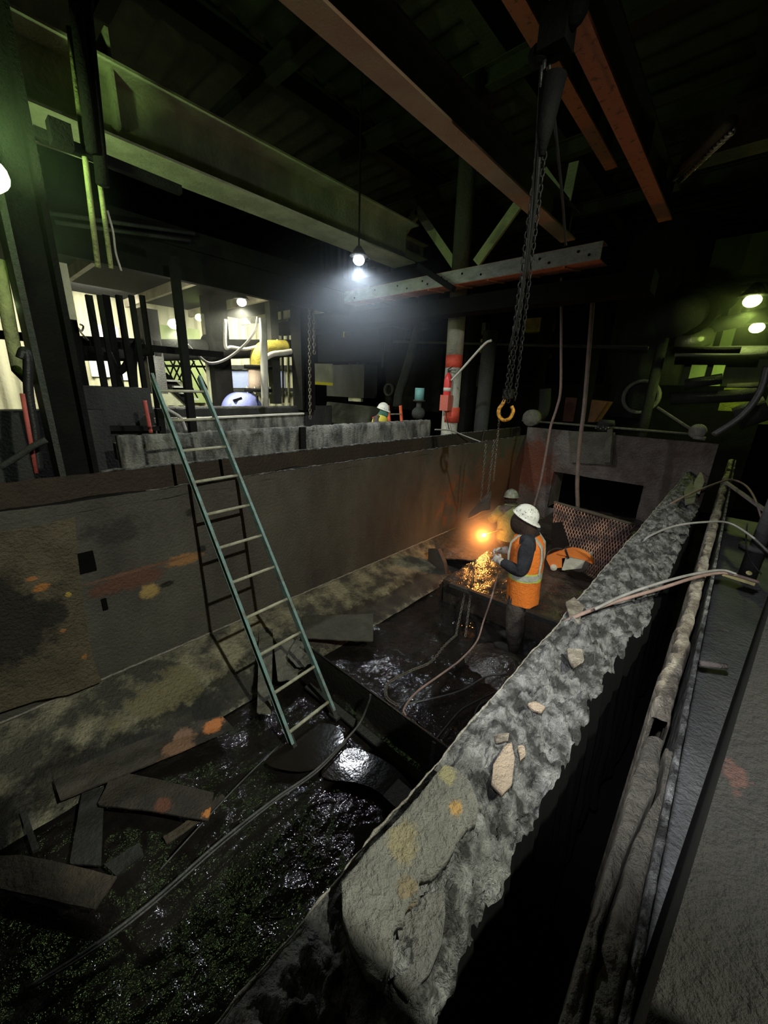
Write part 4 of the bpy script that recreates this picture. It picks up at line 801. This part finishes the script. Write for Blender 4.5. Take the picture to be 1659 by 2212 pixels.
# ------------------------------------------------------------------ right side, green lit area
def lamp(name,pos,label,col,power,r=.09,glowp=30,cap=True,rad=None):
    t=thing(name,pos,label,'lamp'); p=Vector(pos)
    MB().ell(p,(r,r,r*.8),16,10).build('bulb',glow('lamp_glow_%d'%len(bpy.data.materials),col,glowp),t,True)
    if cap: MB().tube([p+Vector((0,0,r*.6)),p+Vector((0,0,r*1.1)),p+Vector((0,0,r*2.2))],[r*1.7,r*1.2,r*.4],16).build('shade',M_dark2,t,True)
    if name=='hanging_lamp': MB().tube([p+Vector((0,0,r*2)),p+Vector((0,0,3.45))],.012,6).build('cord',M_dark,t)
    if cap is False and name=='flood_lamp': light(name+'_light','SPOT',p+Vector((.05,0,r*1.5)),power*1.25,col,r*.5,(-5.6,2.4,6.6),128,.5)
    elif name=='small_green_lamp': light(name+'_light','SPOT',p+Vector((.05,.05,r*1.4)),power*1.3,col,r,(-5.6,4.0,5.4),120,.6)
    else: light(name+'_light','SPOT',p-Vector((0,0,r*1.3)),power,col,r*.6,p-Vector((0,0,5)),168,.6)
    return t
lamp('bulkhead_lamp',on_y(1625,650,10),'upper of the two yellow green lamps at the right edge',(.80,1,.25),60,.13,22)
lamp('bulkhead_lamp',on_y(1635,708,12),'lower of the two yellow green lamps at the right edge',(.70,1,.22),40,.13,18)
du=thing('round_duct',on_y(1500,670,11.5),'large round dark duct running to the right under the upper green lamp','duct')
MB().tube([on_y(1455,690,10.5),on_y(1500,668,11.5),on_y(1560,640,13)],.36,24).build('duct_body',M_dark2,du,True)
MB().tube([on_y(1492,675,11.2),on_y(1500,670,11.45)],.46,24).build('collar',M_dark,du,True)
tag(MB().tube([on_y(1475,742,12),on_y(1524,728,12.5)],.22,18).build('clad_pipe',mat('silver_cladding',(.6,.6,.45),(.5,.5,.38),3,.3,None,.2,20,metal=.6),None,True),'short shiny clad pipe in the green lit area','pipe')
for (a,b,y,r,m_,lab) in (((1460,760),(1659,758),11,.10,M_yg,'pale green horizontal pipe below the shiny clad pipe'),((1455,756),(1600,756),10,.06,M_dark,'black bar in front of the pale green horizontal pipe'),((1460,776),(1640,776),11.5,.12,M_dark,'black horizontal beam under the pale green pipe'),((1570,835),(1640,832),11,.06,M_olive,'thin dark ledge above the lime coloured panel'),((1455,720),(1659,680),12.8,.16,M_dark2,'long pipe sloping up to the right behind the green lamps')):
    tag(MB().tube([on_y(*a,y),on_y(*b,y)],r,12).build('horizontal_pipe',m_,None,True),lab,'pipe')
for (px,w_,lab) in ((1470,.12,'first'),(1535,.3,'second'),(1580,.22,'third')):
    p=on_y(px,700,13); tag(MB().box((p.x,13,3.4),(w_,.2,3.6)).build('green_post',M_green),'%s lime green post from the left behind the right hand pipes'%lab,'post')
p=on_y(1565,838,10.5);q=on_y(1625,890,10.5); tag(MB().box((p+q)/2,(q.x-p.x,.2,p.z-q.z)).build('lime_panel',mat('lime_panel_paint',(.45,.55,.05),(.2,.25,.03),5,.6,None,.3,20,streak=4)),'streaked lime yellow panel low in the green lit area','panel')
for (a,b,y,r,lab) in (((1480,830),(1560,818),10,.10,'dark pipe crossing low in the green lit area'),((1450,862),(1640,852),10,.12,'black beam at the foot of the green lit area'),((1590,905),(1659,880),9,.2,'dark round drum at the right edge behind the ridges')):
    tag(MB().tube([on_y(*a,y),on_y(*b,y)],r,12).build('dark_pipe',M_dark2,None,True),lab,'pipe')
cable('sagging_cable',[on_y(1659,790,5),on_y(1640,850,5),on_y(1600,900,5),on_y(1540,940,5)],.03,M_black,'thick black cable sagging at the right edge under the green lamps')
# strut with braided cable at top right
tag(MB().tube([on_y(1452,385,6.6),on_y(1580,262,5.2)],.05,12).build('slanting_strut',M_olive,None,True),'dull round strut slanting up right from the girder end','strut')
br=MB(); a=on_y(1468,392,6.5);b_=on_y(1585,282,5.2)
for k in range(2):
    d=(b_-a); u1=d.normalized().orthogonal().normalized(); u2=d.normalized().cross(u1)
    br.tube([a+d*t/60+(u1*math.cos(t*.9+k*math.pi)+u2*math.sin(t*.9+k*math.pi))*.014 for t in range(61)],.014,6)
tag(br.build('braided_cable',mat('silver_braid',(.6,.6,.5),(.35,.35,.3),30,.3,None,.1,40,metal=.5),None,True),'twisted silver cable hanging along the slanting strut','cable')
tag(MB().box(on_y(1630,275,6.5),(1.2,.3,.4)).build('dark_bracket',M_olive),'dull brownish bracket block in the upper right corner','bracket')
# ------------------------------------------------------------------ far tank on the left
def wallx(name,x,y0,y1,zb,zt_,m,label,amp=.03,th=.12,dy=.03):
    n=int((y1-y0)/dy); prof=[(th/2,zb),(th/2,(zb+zt_)/2),(th/2,zt_-.14),(th/2,zt_-.06),(th/2-.01,zt_-.01),(0,zt_),(-th/2,zt_-.01),(-th/2,zb)]
    V=[]
    for i in range(n+1):
        y=y0+(y1-y0)*i/n
        for k,(dx,z) in enumerate(prof):
            up=max(0,min(1,(z-zt_+.25)/.25)); V.append((x+dx+amp*up*fbm(y*5,z*8,x)+.3*amp*fbm(y*3,z*3), y, z+amp*.5*up*fbm(y*7,dx*9,x)))
    k=len(prof); F=[(i*k+j,(i+1)*k+j,(i+1)*k+j+1,i*k+j+1) for i in range(n) for j in range(k-1)]+[tuple(range(k)),tuple(n*k+j for j in range(k))]
    return tag(MB().add(V,F).build(name,m,None,True),label,'tank wall')
M_ft=mat('streaky_far_tank_wall',(.34,.33,.29),(.10,.10,.09),7,.8,None,.9,40,streak=3,mid=.5,wid=.1)
wallx('far_tank_wall',-5.0,1.2,6.95,.4,2.17,M_ft,'crusted pale grey wall of the far tank just beyond the near tank edge',.05,.16)
tag(MB().box((-4.88,on_x(652,950,-4.9).y,1.95),(.05,.10,.44)).build('wall_stiffener',M_dark),'short dark upright stiffener on the crusted far tank wall','stiffener')
z=on_x(520,898,-6.7).z; wallx('far_tank_wall',-6.7,1.5,on_x(655,893,-6.7).y,.4,z,M_ft,'low grey far tank wall with a bright thin top edge',.015,.05)
e0=on_x(385,906,-6.66);e1=on_x(655,893,-6.66); tag(MB().bar(e0,e1,.07,.03).build('bright_edge_bar',M_white),'bright white bar along the top of the low far tank wall','bar')
z=on_x(520,877,-7.65).z; wallx('far_tank_wall',-7.65,1.5,on_x(715,874,-7.65).y,.4,z,M_dark2,'dark far tank wall in front of the blue pump',.012,.06)
p=on_y(705,868,7.8);q=on_y(835,905,7.8); tag(slab([(p.x,p.z),(q.x,p.z-.05),(q.x,q.z-.3),(p.x,q.z-.3)],.05,.15,lambda u,v:.04*fbm(u*3,v*3),lambda u,v,w:(u,7.8-w,v)).build('far_tank_end',M_dark2,None,True),'dark crusted end wall of the far tank left of the helmeted worker','tank wall')
tag(MB().box((-5.9,3.6,hf-.05),(1.6,7.5,.06)).build('far_tank_floor',M_dark),'dark floor of the far tank under its worker','platform')
# valve pipe with teal actuator
vt=thing('teal_valve',on_x(905,880,-5.2),'upright grey valve with a teal top behind the end of the far tank wall','valve')
q=on_x(903,905,-5.2); zz=on_x(905,838,-5.2).z; zm=on_x(905,865,-5.2).z
MB().tube([(q.x,q.y,1.2),(q.x,q.y,zm)],.055,12).ell((q.x,q.y,q.z+.12),(.14,.16,.14),14,8).build('valve_body',M_dark2,vt,True)
MB().tube([(q.x,q.y,zm),(q.x,q.y,zz)],.10,16).build('actuator',mat('teal_paint',(.18,.42,.40),(.13,.3,.29),6,.5),vt,True)
MB().lathe((q.x,q.y,0),[(.13,zm-.02),(.13,zm+.01)]).build('flange',M_dark2,vt,True)
# small open duct and slanting hose behind
q=on_y(838,842,8.4); pe=thing('small_duct_end',q,'small round open duct end behind the helmeted worker','duct'); MB().pipe(q,q+Vector((.0,.15,0)),.17,.13).build('ring',M_dark2,pe,True); MB().tube([q+Vector((0,.15,-.05)),q+Vector((0,.15,-.7))],.1,12).build('drop',M_dark,pe,True)
cable('grey_hose',[on_y(925,700,8.3),on_y(905,710,8.3),on_y(890,760,8.3),on_y(875,810,8.3),on_y(862,850,8.2),on_y(858,880,8.1)],.12,M_dark2,'thick dull grey hose bending down behind the helmeted worker','hose')
p=on_y(755,842,9);q=on_y(782,868,9); tag(MB().box((p+q)/2,(q.x-p.x,.1,p.z-q.z)).build('cream_door_panel',M_cream),'small cream panel low behind the far tank','panel')
yp=thing('cream_guard_panel',on_x(697,810,-8.2),'cream guard panel with a yellow bottom edge right of the far chain','panel')
a=on_x(672,785,-8.2);b_=on_x(719,786,-8.2);c=on_x(719,832,-8.2);d=on_x(672,829,-8.2)
MB().prism([a,b_,c,d],(-.08,0,0)).build('panel',M_cream,yp)
MB().prism([on_x(672,824,-8.17),on_x(719,827,-8.17),on_x(719,833,-8.17),on_x(672,830,-8.17)],(-.04,0,0)).build('yellow_edge',mat('bright_yellow',(.95,.85,.05),(.9,.8,.05),5,.5),yp)
for (px0,py0,px1,py1,y,lab) in ((720,790,800,860,9.2,'large dark duct box right of the cream guard panel'),(700,700,830,780,9.8,'black machine block above the cream guard panel'),(850,760,960,890,9.5,'black machine block behind the teal valve'),(640,640,960,690,9.0,'long black beam below the white hanging lamp')):
    p=on_y(px0,py0,y);q=on_y(px1,py1,y); tag(MB().box((p+q)/2,(abs(q.x-p.x),.6,abs(p.z-q.z))).build('dark_machine_block',M_dark2 if px0==720 else M_dark),lab,'machine')
p=on_y(742,700,9.3);q=on_y(746,728,9.3); tag(MB().box((p+q)/2,(.05,.05,abs(p.z-q.z))).build('yellow_bar',MATS['bright_yellow']),'short bright yellow upright bar on the black machine block','bar')
p=on_y(712,715,9.3);q=on_y(724,702,9.3); tag(MB().tube([p,q],.06,10).build('shiny_stub',M_yg,None,True),'short shiny slanted pipe stub left of the yellow bar','pipe')
# ------------------------------------------------------------------ left background: posts, pipes, pump
xb=-9.0
def vpost(px0,py0,px1,py1,x,w_,m_,lab,name='post',cat='post',sq=True):
    p=on_x(px0,py0,x);q=on_x(px1,py1,x); b=MB()
    if sq: b.box(((p.x+q.x)/2,(p.y+q.y)/2,(p.z+q.z)/2),(w_,w_,abs(p.z-q.z)))
    else: b.tube([p,q],w_/2,12)
    return tag(b.build(name,m_,None,not sq),lab,cat)
vpost(652,560,655,885,-7.6,.36,M_dark,'black column beside the two far hanging chains','column','column')
vpost(588,620,592,872,-8.3,.20,M_dark2,'dark column right beside the white vertical pipe','column','column')
vpost(467,600,470,880,-9.5,.42,M_dark,'wide black column left of the yellow elbow','column','column')
vpost(395,560,405,990,-6.2,.10,M_dark,'thin black post in front of the lamp, right of the ladder top')
vpost(327,670,330,850,-9.0,.30,M_dark2,'grey column between the cream wall bays and the green bay','column','column')
vpost(448,680,450,870,-9.6,.10,M_cream,'thin cream post in front of the green bay')
for i,(px,x,w_) in enumerate(((210,-6.4,.07),(232,-6.2,.05),(245,-6.8,.08),(272,-6.5,.07),(298,-6.3,.06),(320,-6.6,.06),(165,-6.8,.10))):
    vpost(px-4,640,px+14,900,x,w_,M_dark,'dark hanger rod in front of the cream wall, %s'%('first after the thick left column','second from the thick left column','third from the thick left column','middle one of the row','fifth, nearer the green bay','last before the green bay','closest to the thick left column')[i],'hanger_rod','rod')
for i,(pts,lab) in enumerate((([(300,735),(285,760),(272,790),(255,805)],'bent black pipe over the cream wall below the crossbar'),([(330,760),(300,765),(288,785),(292,850)],'black hooked pipe right of the bent one'),([(232,760),(245,790),(262,840)],'black diagonal stay left of the bent pipe'))):
    cable('bent_pipe',[on_x(a,b,-6.6) for a,b in pts],.05,M_dark,lab,'pipe')
cable('wire_coil',[on_x(172,700,-7),on_x(180,705,-7),on_x(176,715,-7),on_x(168,708,-7),on_x(178,722,-7),on_x(190,735,-7),on_x(180,728,-7)],.012,M_wire,'tangled pale wire coil hanging against the cream wall','wire')
# main black pipe and upper mezzanine mass
bpp=thing('black_main_pipe',on_x(500,752,-9.1),'large black pipe running horizontally behind the ladder top','pipe')
MB().tube([on_x(150,752,-9.1),on_x(330,757,-9.1),on_x(660,752,-9.1)],.21,20).build('pipe_run',M_dark,bpp,True)
for px in (330,450,590): p=on_x(px,754,-9.1); MB().tube([p-Vector((0,.06,0)),p+Vector((0,.06,0))],.29,20).build('flange',M_dark,bpp,True)
tag(MB().box(on_x(240,745,-7.2)+Vector((0,0,0)),(.12,3.4,.10)).build('cross_bar',M_dark),'black cross bar carrying the hanger rods','bar')
# mezzanine deck above the lit bays
mz=thing('mezzanine_deck',(-8.5,3,4.6),'black mezzanine deck over the lit background bays on the left','platform')
MB().box((-9.2,2.9,4.75),(5.2,11.0,.25)).build('deck',M_dark,mz)
MB().bar((-6.7,-3,4.45),(-6.7,8.2,4.45),.12,.5).build('edge_beam',M_dark,mz)
for i in range(7): MB().bar((-6.7,-1+1.5*i,4.55),(-11.8,-1+1.5*i,4.55),.08,.2).build('joist',mat('tan_deck_joist',(.40,.36,.26),(.2,.18,.13),4,.7),mz)
# pump, cream riser, yellow elbow
px_=-8.05
pu=thing('blue_pump',on_x(536,878,px_),'round blue pump casing behind the far tank','pump')
c=on_x(533,890,px_); rad=abs(on_x(533,848,px_).z-c.z)
MB().tube([c+Vector((.0,0,0)),c+Vector((-.35,0,0))],rad,40).build('casing',M_blue,pu,True)
pcv=MB().tube([c+Vector((.02,0,0)),c+Vector((.06,0,0))],rad*.93,40).build('cover',mat('blue_pump_cover',(.30,.34,.75),(.25,.28,.62),4,.45),pu,True)
MB().bar(on_x(504,866,px_+.08),on_x(522,860,px_+.08),.03,.05).build('name_plate',M_black,pcv)
MB().box(on_x(556,860,px_+.08),(.03,.03,.10)).build('bolt_plate',M_black,pcv)
c2=on_x(558,845,px_-.15); ri=thing('riser_pipe',c2,'cream riser pipe with a dark flange between the blue pump and the yellow elbow','pipe')
MB().tube([c2,on_x(557,797,px_-.15)],.20,24).build('riser',mat('peach_pipe_paint',(.62,.47,.36),(.5,.38,.3),5,.6),ri,True)
for py in (846,797): p=on_x(558,py,px_-.15); MB().tube([p,p+Vector((0,0,.07))],.30,24).build('flange',M_dark,ri,True)
for k in range(8): t=k*math.pi/4; MB().tube([c2+Vector((.26*math.cos(t),.26*math.sin(t),-.05)),c2+Vector((.26*math.cos(t),.26*math.sin(t),.10))],.02,6).build('bolt',M_yg,ri)
ye=thing('yellow_elbow',on_x(557,790,px_-.15),'yellow pipe elbow turning right above the cream riser','pipe')
MB().tube(catmull([on_x(558,797,px_-.15),on_x(558,772,px_-.15),on_x(570,755,px_-.15),on_x(594,752,px_-.15),on_x(618,752,px_-.15)]),.17,20).build('elbow',M_yel,ye,True)
tag(MB().tube([on_x(568,688,-7.45),on_x(573,878,-7.45)],.075,14).build('white_vertical_pipe',M_white,None,True),'white vertical pipe in front of the yellow elbow','pipe')
cable('white_curved_pipe',[on_x(576,772,-7.8),on_x(590,765,-7.8),on_x(615,762,-7.8),on_x(655,755,-7.8)],.06,M_white,'white pipe curving right from the white vertical pipe','pipe')
cable('white_conduit',[on_x(487,690,-8.2),on_x(487,748,-8.2),on_x(500,750,-8.2),on_x(530,754,-8.2),on_x(560,748,-8.2),on_x(590,748,-8.2),on_x(600,735,-8.2)],.035,M_white,'white conduit bending under the warm lamp and running right','conduit')
cable('loose_white_hose',[on_x(557,685,-7.7),on_x(550,715,-7.7),on_x(528,745,-7.7),on_x(490,775,-7.7),on_x(455,785,-7.7),on_x(430,770,-7.7),on_x(405,745,-7.7)],.025,M_wire,'loose pale hose looping down from the warm lamp to the thin post','hose')
# blue panels
for (a,b,c_,d_,lab) in ((490,797,544,840,'pale blue corrugated panel left of the cream riser'),(590,800,615,838,'pale blue corrugated panel right of the cream riser')):
    p=on_x(a,b,-12.44);q=on_x(c_,d_,-12.44); tag(MB().box((-12.44,(p.y+q.y)/2,(p.z+q.z)/2),(.05,abs(q.y-p.y),abs(p.z-q.z))).build('corrugated_sheet',mat('pale_blue_paint',(.42,.48,.72),(.34,.38,.6),3,.6,None,.2,20,streak=5)),lab,'panel')
for py,lab in ((793,'upper'),(842,'lower')):
    p=on_x(488,py,-12.35);q=on_x(640,py,-12.35); tag(MB().bar(p,q,.1,.12).build('girt',M_dark2),lab+' dark wall girt framing the pale blue panels','girt')
for i,px in enumerate((600,612,624,636,645)):
    vpost(px-3,640+i*6,px,870,-9.2-.2*i,.06,(M_white,M_olive,M_cream,M_dark2,M_white)[i],'thin pipe %s right of the yellow elbow'%('first','second','third','fourth','fifth')[i],'conduit','conduit',False)
# green bay with lattice and stair
p=on_x(338,700,-12.4);q=on_x(446,870,-12.4); tag(MB().box((-12.42,(p.y+q.y)/2,(p.z+q.z)/2),(.06,abs(q.y-p.y),abs(p.z-q.z))).build('green_bay_panel',M_green),'lime green wall panel behind the lattice and stair','panel')
lt=MB()
for k in range(6):
    a=on_x(350+16*k,775,-10.6);b_=on_x(395+16*k,860,-10.6);c_=on_x(420-14*k,780,-10.6);d_=on_x(355-8*k+20,860,-10.6)
    lt.bar(a,b_,.03,.03)
    if k<4: lt.bar(c_,d_,.03,.03)
lt.bar(on_x(345,790,-10.6),on_x(445,792,-10.6),.05,.05); tag(lt.build('steel_lattice',M_dark),'crossed steel lattice in front of the lime green panel','lattice')
ss=thing('steel_stair',on_x(390,850,-10),'dark steel stair descending right in front of the lime green panel','stairs')
MB().bar(on_x(352,812,-10.0),on_x(412,868,-10.0),.05,.22).build('stringer',M_dark,ss)
MB().box(on_x(372,850,-10.2),(.1,.7,.55)).build('side_panel',M_cream,ss)
for k in range(4): p=on_x(362+14*k,822+13*k,-10.2); MB().box(p,(.7,.26,.04)).build('tread',M_yg,ss)
for i,(a,b,c_,d_,m_,lab) in enumerate(((205,700,262,755,M_white,'bright window panel behind the first hanger rods'),(190,770,245,815,M_white,'round topped bright panel low behind the hanger rods'),(260,805,290,822,M_white,'white box low behind the bent black pipe'))):
    p=on_x(a,b,-12.44);q=on_x(c_,d_,-12.44); tag(MB().box((-12.44,(p.y+q.y)/2,(p.z+q.z)/2),(.05,abs(q.y-p.y),abs(p.z-q.z))).build('pale_sheet',mat('pale_sheet',(.75,.78,.8),(.6,.63,.66),2,.5)),lab,'panel')
p=on_x(160,700,-12.35); tag(MB().box((-12.36,p.y+.9,3.55),(.1,3.0,.18)).build('dark_girt',M_dark),'dark girt across the cream wall behind the hanger rods','girt')
# far chains
chain(on_x(668,630,-7.0),on_x(670,905,-7.0),'left of the two long far chains hanging beside the black column',.09,.012)
chain(on_x(677,640,-7.0),on_x(679,765,-7.0),'right shorter one of the two far chains beside the black column',.09,.012)
# machinery below the left wall edge
mlw=thing('mill_housing',(-6.5,.6,1.2),'dark machine housing behind the near tank edge left of the ladder','machine')
a=on_x(175,835,-6.0);b_=on_x(345,990,-6.0)
MB().box((-6.6,(a.y+b_.y)/2,(a.z+.4)/2),(1.2,abs(b_.y-a.y),a.z-.4)).build('housing',M_dark2,mlw)
for px in (190,345): p=on_x(px,900,-5.9); MB().box((-5.9,p.y,1.9),(.1,.08,1.0)).build('rib',M_dark,mlw)
MB().bar(on_x(175,925,-5.9),on_x(345,925,-5.9),.1,.06).build('ledge',M_dark,mlw)
for (a,b,c_,d_,m_,nm,lab) in ((246,957,284,990,M_rustplate,'rusty_box','small rusty box behind the tank edge left of the ladder'),(296,960,316,990,M_rustplate,'rusty_box','narrow rusty box next to the small rusty box'),):
    p=on_x(a,b,-5.3);q=on_x(c_,d_,-5.3); tag(MB().box((-5.3,(p.y+q.y)/2,(p.z+q.z)/2),(.12,abs(q.y-p.y),abs(p.z-q.z))).build(nm,m_),lab,'box')
tag(MB().tube([on_x(320,958,-5.2),on_x(334,1000,-5.2)],.03,10).build('steel_stub',M_yg,None,True),'short bright steel stub beside the rusty boxes','pipe')
cable('pale_hose',[on_x(352,880,-5.8),on_x(375,892,-5.8),on_x(392,905,-5.8),on_x(402,930,-5.8)],.022,M_wire,'pale hose curling over behind the ladder top','hose')
cable('red_handle_bar',[on_x(312,865,-5.4),on_x(318,895,-5.4),on_x(326,935,-5.4)],.025,mat('dull_red_paint',(.6,.12,.10),(.4,.09,.07),8,.5),'dull red bar leaning left of the ladder top','bar')
# ------------------------------------------------------------------ left column and its neighbours
lc=thing('steel_column',(-4.6,-.2,0),'massive dark steel column rising at the left edge','column')
a=on_x(60,716,-4.75); b_=on_x(205,1010,-4.75)
ya,yb_=on_x(95,900,-4.75).y,on_x(182,900,-4.75).y
MB().box((-4.9,(ya+yb_)/2,4),(.30,yb_-ya-.04,8)).build('web',M_dark,lc)
MB().box((-4.75,ya+.02,4),(.34,.045,8)).build('near_flange',mat('flange_grey_green',(.07,.075,.06),(.03,.033,.028),5,.6,None,.5,30,streak=3),lc)
MB().box((-4.75,yb_-.02,4),(.34,.045,8)).build('far_flange',M_dark,lc)
vpost(138,570,150,690,-5.0,.07,M_cream,'pale upright strip on the right side of the massive left column','strip','strip')
M_yp=mat('yellowish_pipe_paint',(.48,.50,.22),(.22,.23,.12),5,.5,None,.4,30,mid=.46)
for (a,b,x,r,m_,lab) in (((150,60),(212,578),-4.6,.022,M_yp,'yellow green vertical pipe hanging left of the pair'),((172,60),(240,580),-4.6,.020,M_yp,'thin pale vertical pipe hanging right of the yellow green pipe'),((160,-20),(200,330),-4.45,.045,M_dark,'thick black hanger beside the yellow green pipe'),((180,-20),(222,400),-4.5,.05,M_dark,'thick black hanger beside the thin pale pipe')):
    tag(MB().tube([on_x(*a,x),on_x(*b,x)],r,10).build('vertical_pipe',m_,None,True),lab,'pipe')
cable('hanging_wire',[on_x(232,455,-4.7),on_x(244,500,-4.7),on_x(250,545,-4.7),on_x(262,585,-4.7)],.010,M_wire,'thin wire hanging right of the pale vertical pipe','wire')
tag(MB().bar(on_x(72,285,-4.6),on_x(390,412,-4.6),.08,.07).build('dark_rail',M_dark),'black rail crossing below the green lit girder','rail')
tag(MB().bar(on_x(75,303,-4.9),on_x(380,408,-4.9),.03,.03).build('thin_rail',M_cream),'thin pale rail just under the black rail','rail')
tag(MB().box(on_x(130,292,-4.5),(.12,.14,.16)).build('rail_bracket',M_dark),'black bracket box on the black rail next to the column','bracket')
for (a,b,lab) in (((105,460),(420,505),'upper'),((120,480),(410,520),'lower')):
    tag(MB().tube([on_x(*a,-6.5),on_x(*b,-6.5)],.025,8).build('faint_pipe',M_dark2,None,True),lab+' of two faint pipes in the dark behind the vertical pipes','pipe')
cable('bent_hose',[on_x(45,775,-4.4),on_x(52,758,-4.4),on_x(60,775,-4.4),on_x(62,850,-4.4),on_x(75,930,-4.4),on_x(84,1020,-4.4)],.035,M_black,'black hooked hose standing left of the massive column','hose')
tag(MB().tube([on_x(48,850,-4.35),on_x(78,1022,-4.35)],.016,8).build('red_pipe',mat('dull_red_paint',(0,0,0)),None,True),'thin dull red pipe at the foot of the massive left column','pipe')
tag(MB().tube([on_x(-5,560,-4.9),on_x(20,700,-4.9),on_x(40,800,-4.9),on_x(70,830,-4.9)],.05,10).build('yellow_green_pipe',M_yp,None,True),'yellow green pipe at the left edge outside the massive column','pipe')
cable('grey_pipe',[on_x(0,1010,-4.2),on_x(40,985,-4.2),on_x(70,965,-4.2),on_x(100,950,-4.2)],.025,M_dark2,'grey pipe sloping up to the massive column at the left edge','pipe')
p=on_x(30,950,-5.6); tag(MB().box((-5.9,p.y-.6,1.2),(.3,3.0,2.4)).build('dark_enclosure',M_dark2),'dark enclosure behind the massive left column','machine')
# lamps on the left and centre
lamp('flood_lamp',on_x(-38,372,-4.2),'green flood lamp cut by the left edge, glowing on the column',(.62,1,.34),52,.14,14,False)
lamp('small_green_lamp',on_x(12,656,-5.2),'tiny green lamp at the left edge outside the column',(.68,1,.42),48,.028,20,False)
lamp('hanging_lamp',Vector((-4.36,4.2,on_y(775,562,4.2).z)),'white lamp hanging at the centre below the girder end',(.88,.94,1),190,.075,60)
lamp('wall_lamp',on_x(376,700,-8.0),'very bright warm lamp behind the thin black post',(1,.98,.80),330,.10,60,False)
lamp('warm_lamp',on_x(522,653,-8.0),'warm lamp under the mezzanine above the white conduit',(1,.95,.76),170,.09,50)
lamp('small_lime_lamp',on_x(431,686,-10.5),'small lime lamp in the green bay',(.75,1,.25),70,.10,30,False)
# unseen post, added so its shadow falls on the near end of the bank
tag(MB().box((.66,.375,2.95),(.30,.52,2.1)).build('shade_post',M_dark2),'unseen post added to shade the near end of the bank','post')
# ------------------------------------------------------------------ haze in the hall and smoke round the torch
def haze(name,c,d,dens,col,label,an=.3):
    m=bpy.data.materials.new(name); m.use_nodes=True; N=m.node_tree.nodes; L=m.node_tree.links; N.remove(N['Principled BSDF']); v=N.new('ShaderNodeVolumeScatter'); v.inputs['Color'].default_value=(*col,1); v.inputs['Anisotropy'].default_value=an
    g=N.new('ShaderNodeNewGeometry'); sb=N.new('ShaderNodeVectorMath'); sb.operation='SUBTRACT'; sb.inputs[1].default_value=tuple(c); L.new(g.outputs['Position'],sb.inputs[0])
    dv_=N.new('ShaderNodeVectorMath'); dv_.operation='DIVIDE'; dv_.inputs[1].default_value=tuple(d); L.new(sb.outputs[0],dv_.inputs[0]); ln=N.new('ShaderNodeVectorMath'); ln.operation='LENGTH'; L.new(dv_.outputs[0],ln.inputs[0])
    q=N.new('ShaderNodeMapRange'); q.interpolation_type='SMOOTHERSTEP'; q.inputs[1].default_value=1.0; q.inputs[2].default_value=0.0; q.inputs[3].default_value=0; q.inputs[4].default_value=dens; L.new(ln.outputs['Value'],q.inputs[0]); L.new(q.outputs[0],v.inputs['Density'])
    L.new(v.outputs[0],N['Material Output'].inputs['Volume'])
    o=MB().ell(c,d,24,14).build(name,m); tag(o,label,'smoke',kind='stuff'); return o
haze('lamp_haze',(-4.4,4.2,3.8),(1.9,1.9,1.3),.065,(.80,.9,1),'pale blue haze under the white hanging lamp')
haze('lamp_haze',(-8.0,4.0,4.0),(1.3,2.6,1.0),.06,(.95,1,.9),'pale haze round the two warm lamps on the left')
haze('green_haze',on_x(-14,385,-4.9),(1.0,1.1,1.1),.16,(.8,1,.8),'green haze round the flood lamp at the left edge')
haze('green_haze',on_y(1625,670,10.6),(1.6,1.6,1.2),.10,(.9,1,.7),'green haze round the two lamps at the right edge')
haze('torch_smoke',tp+Vector((-.03,.0,.08)),(.7,.7,.65),1.2,(1,.8,.6),'orange lit smoke round the cutting torch',.2)
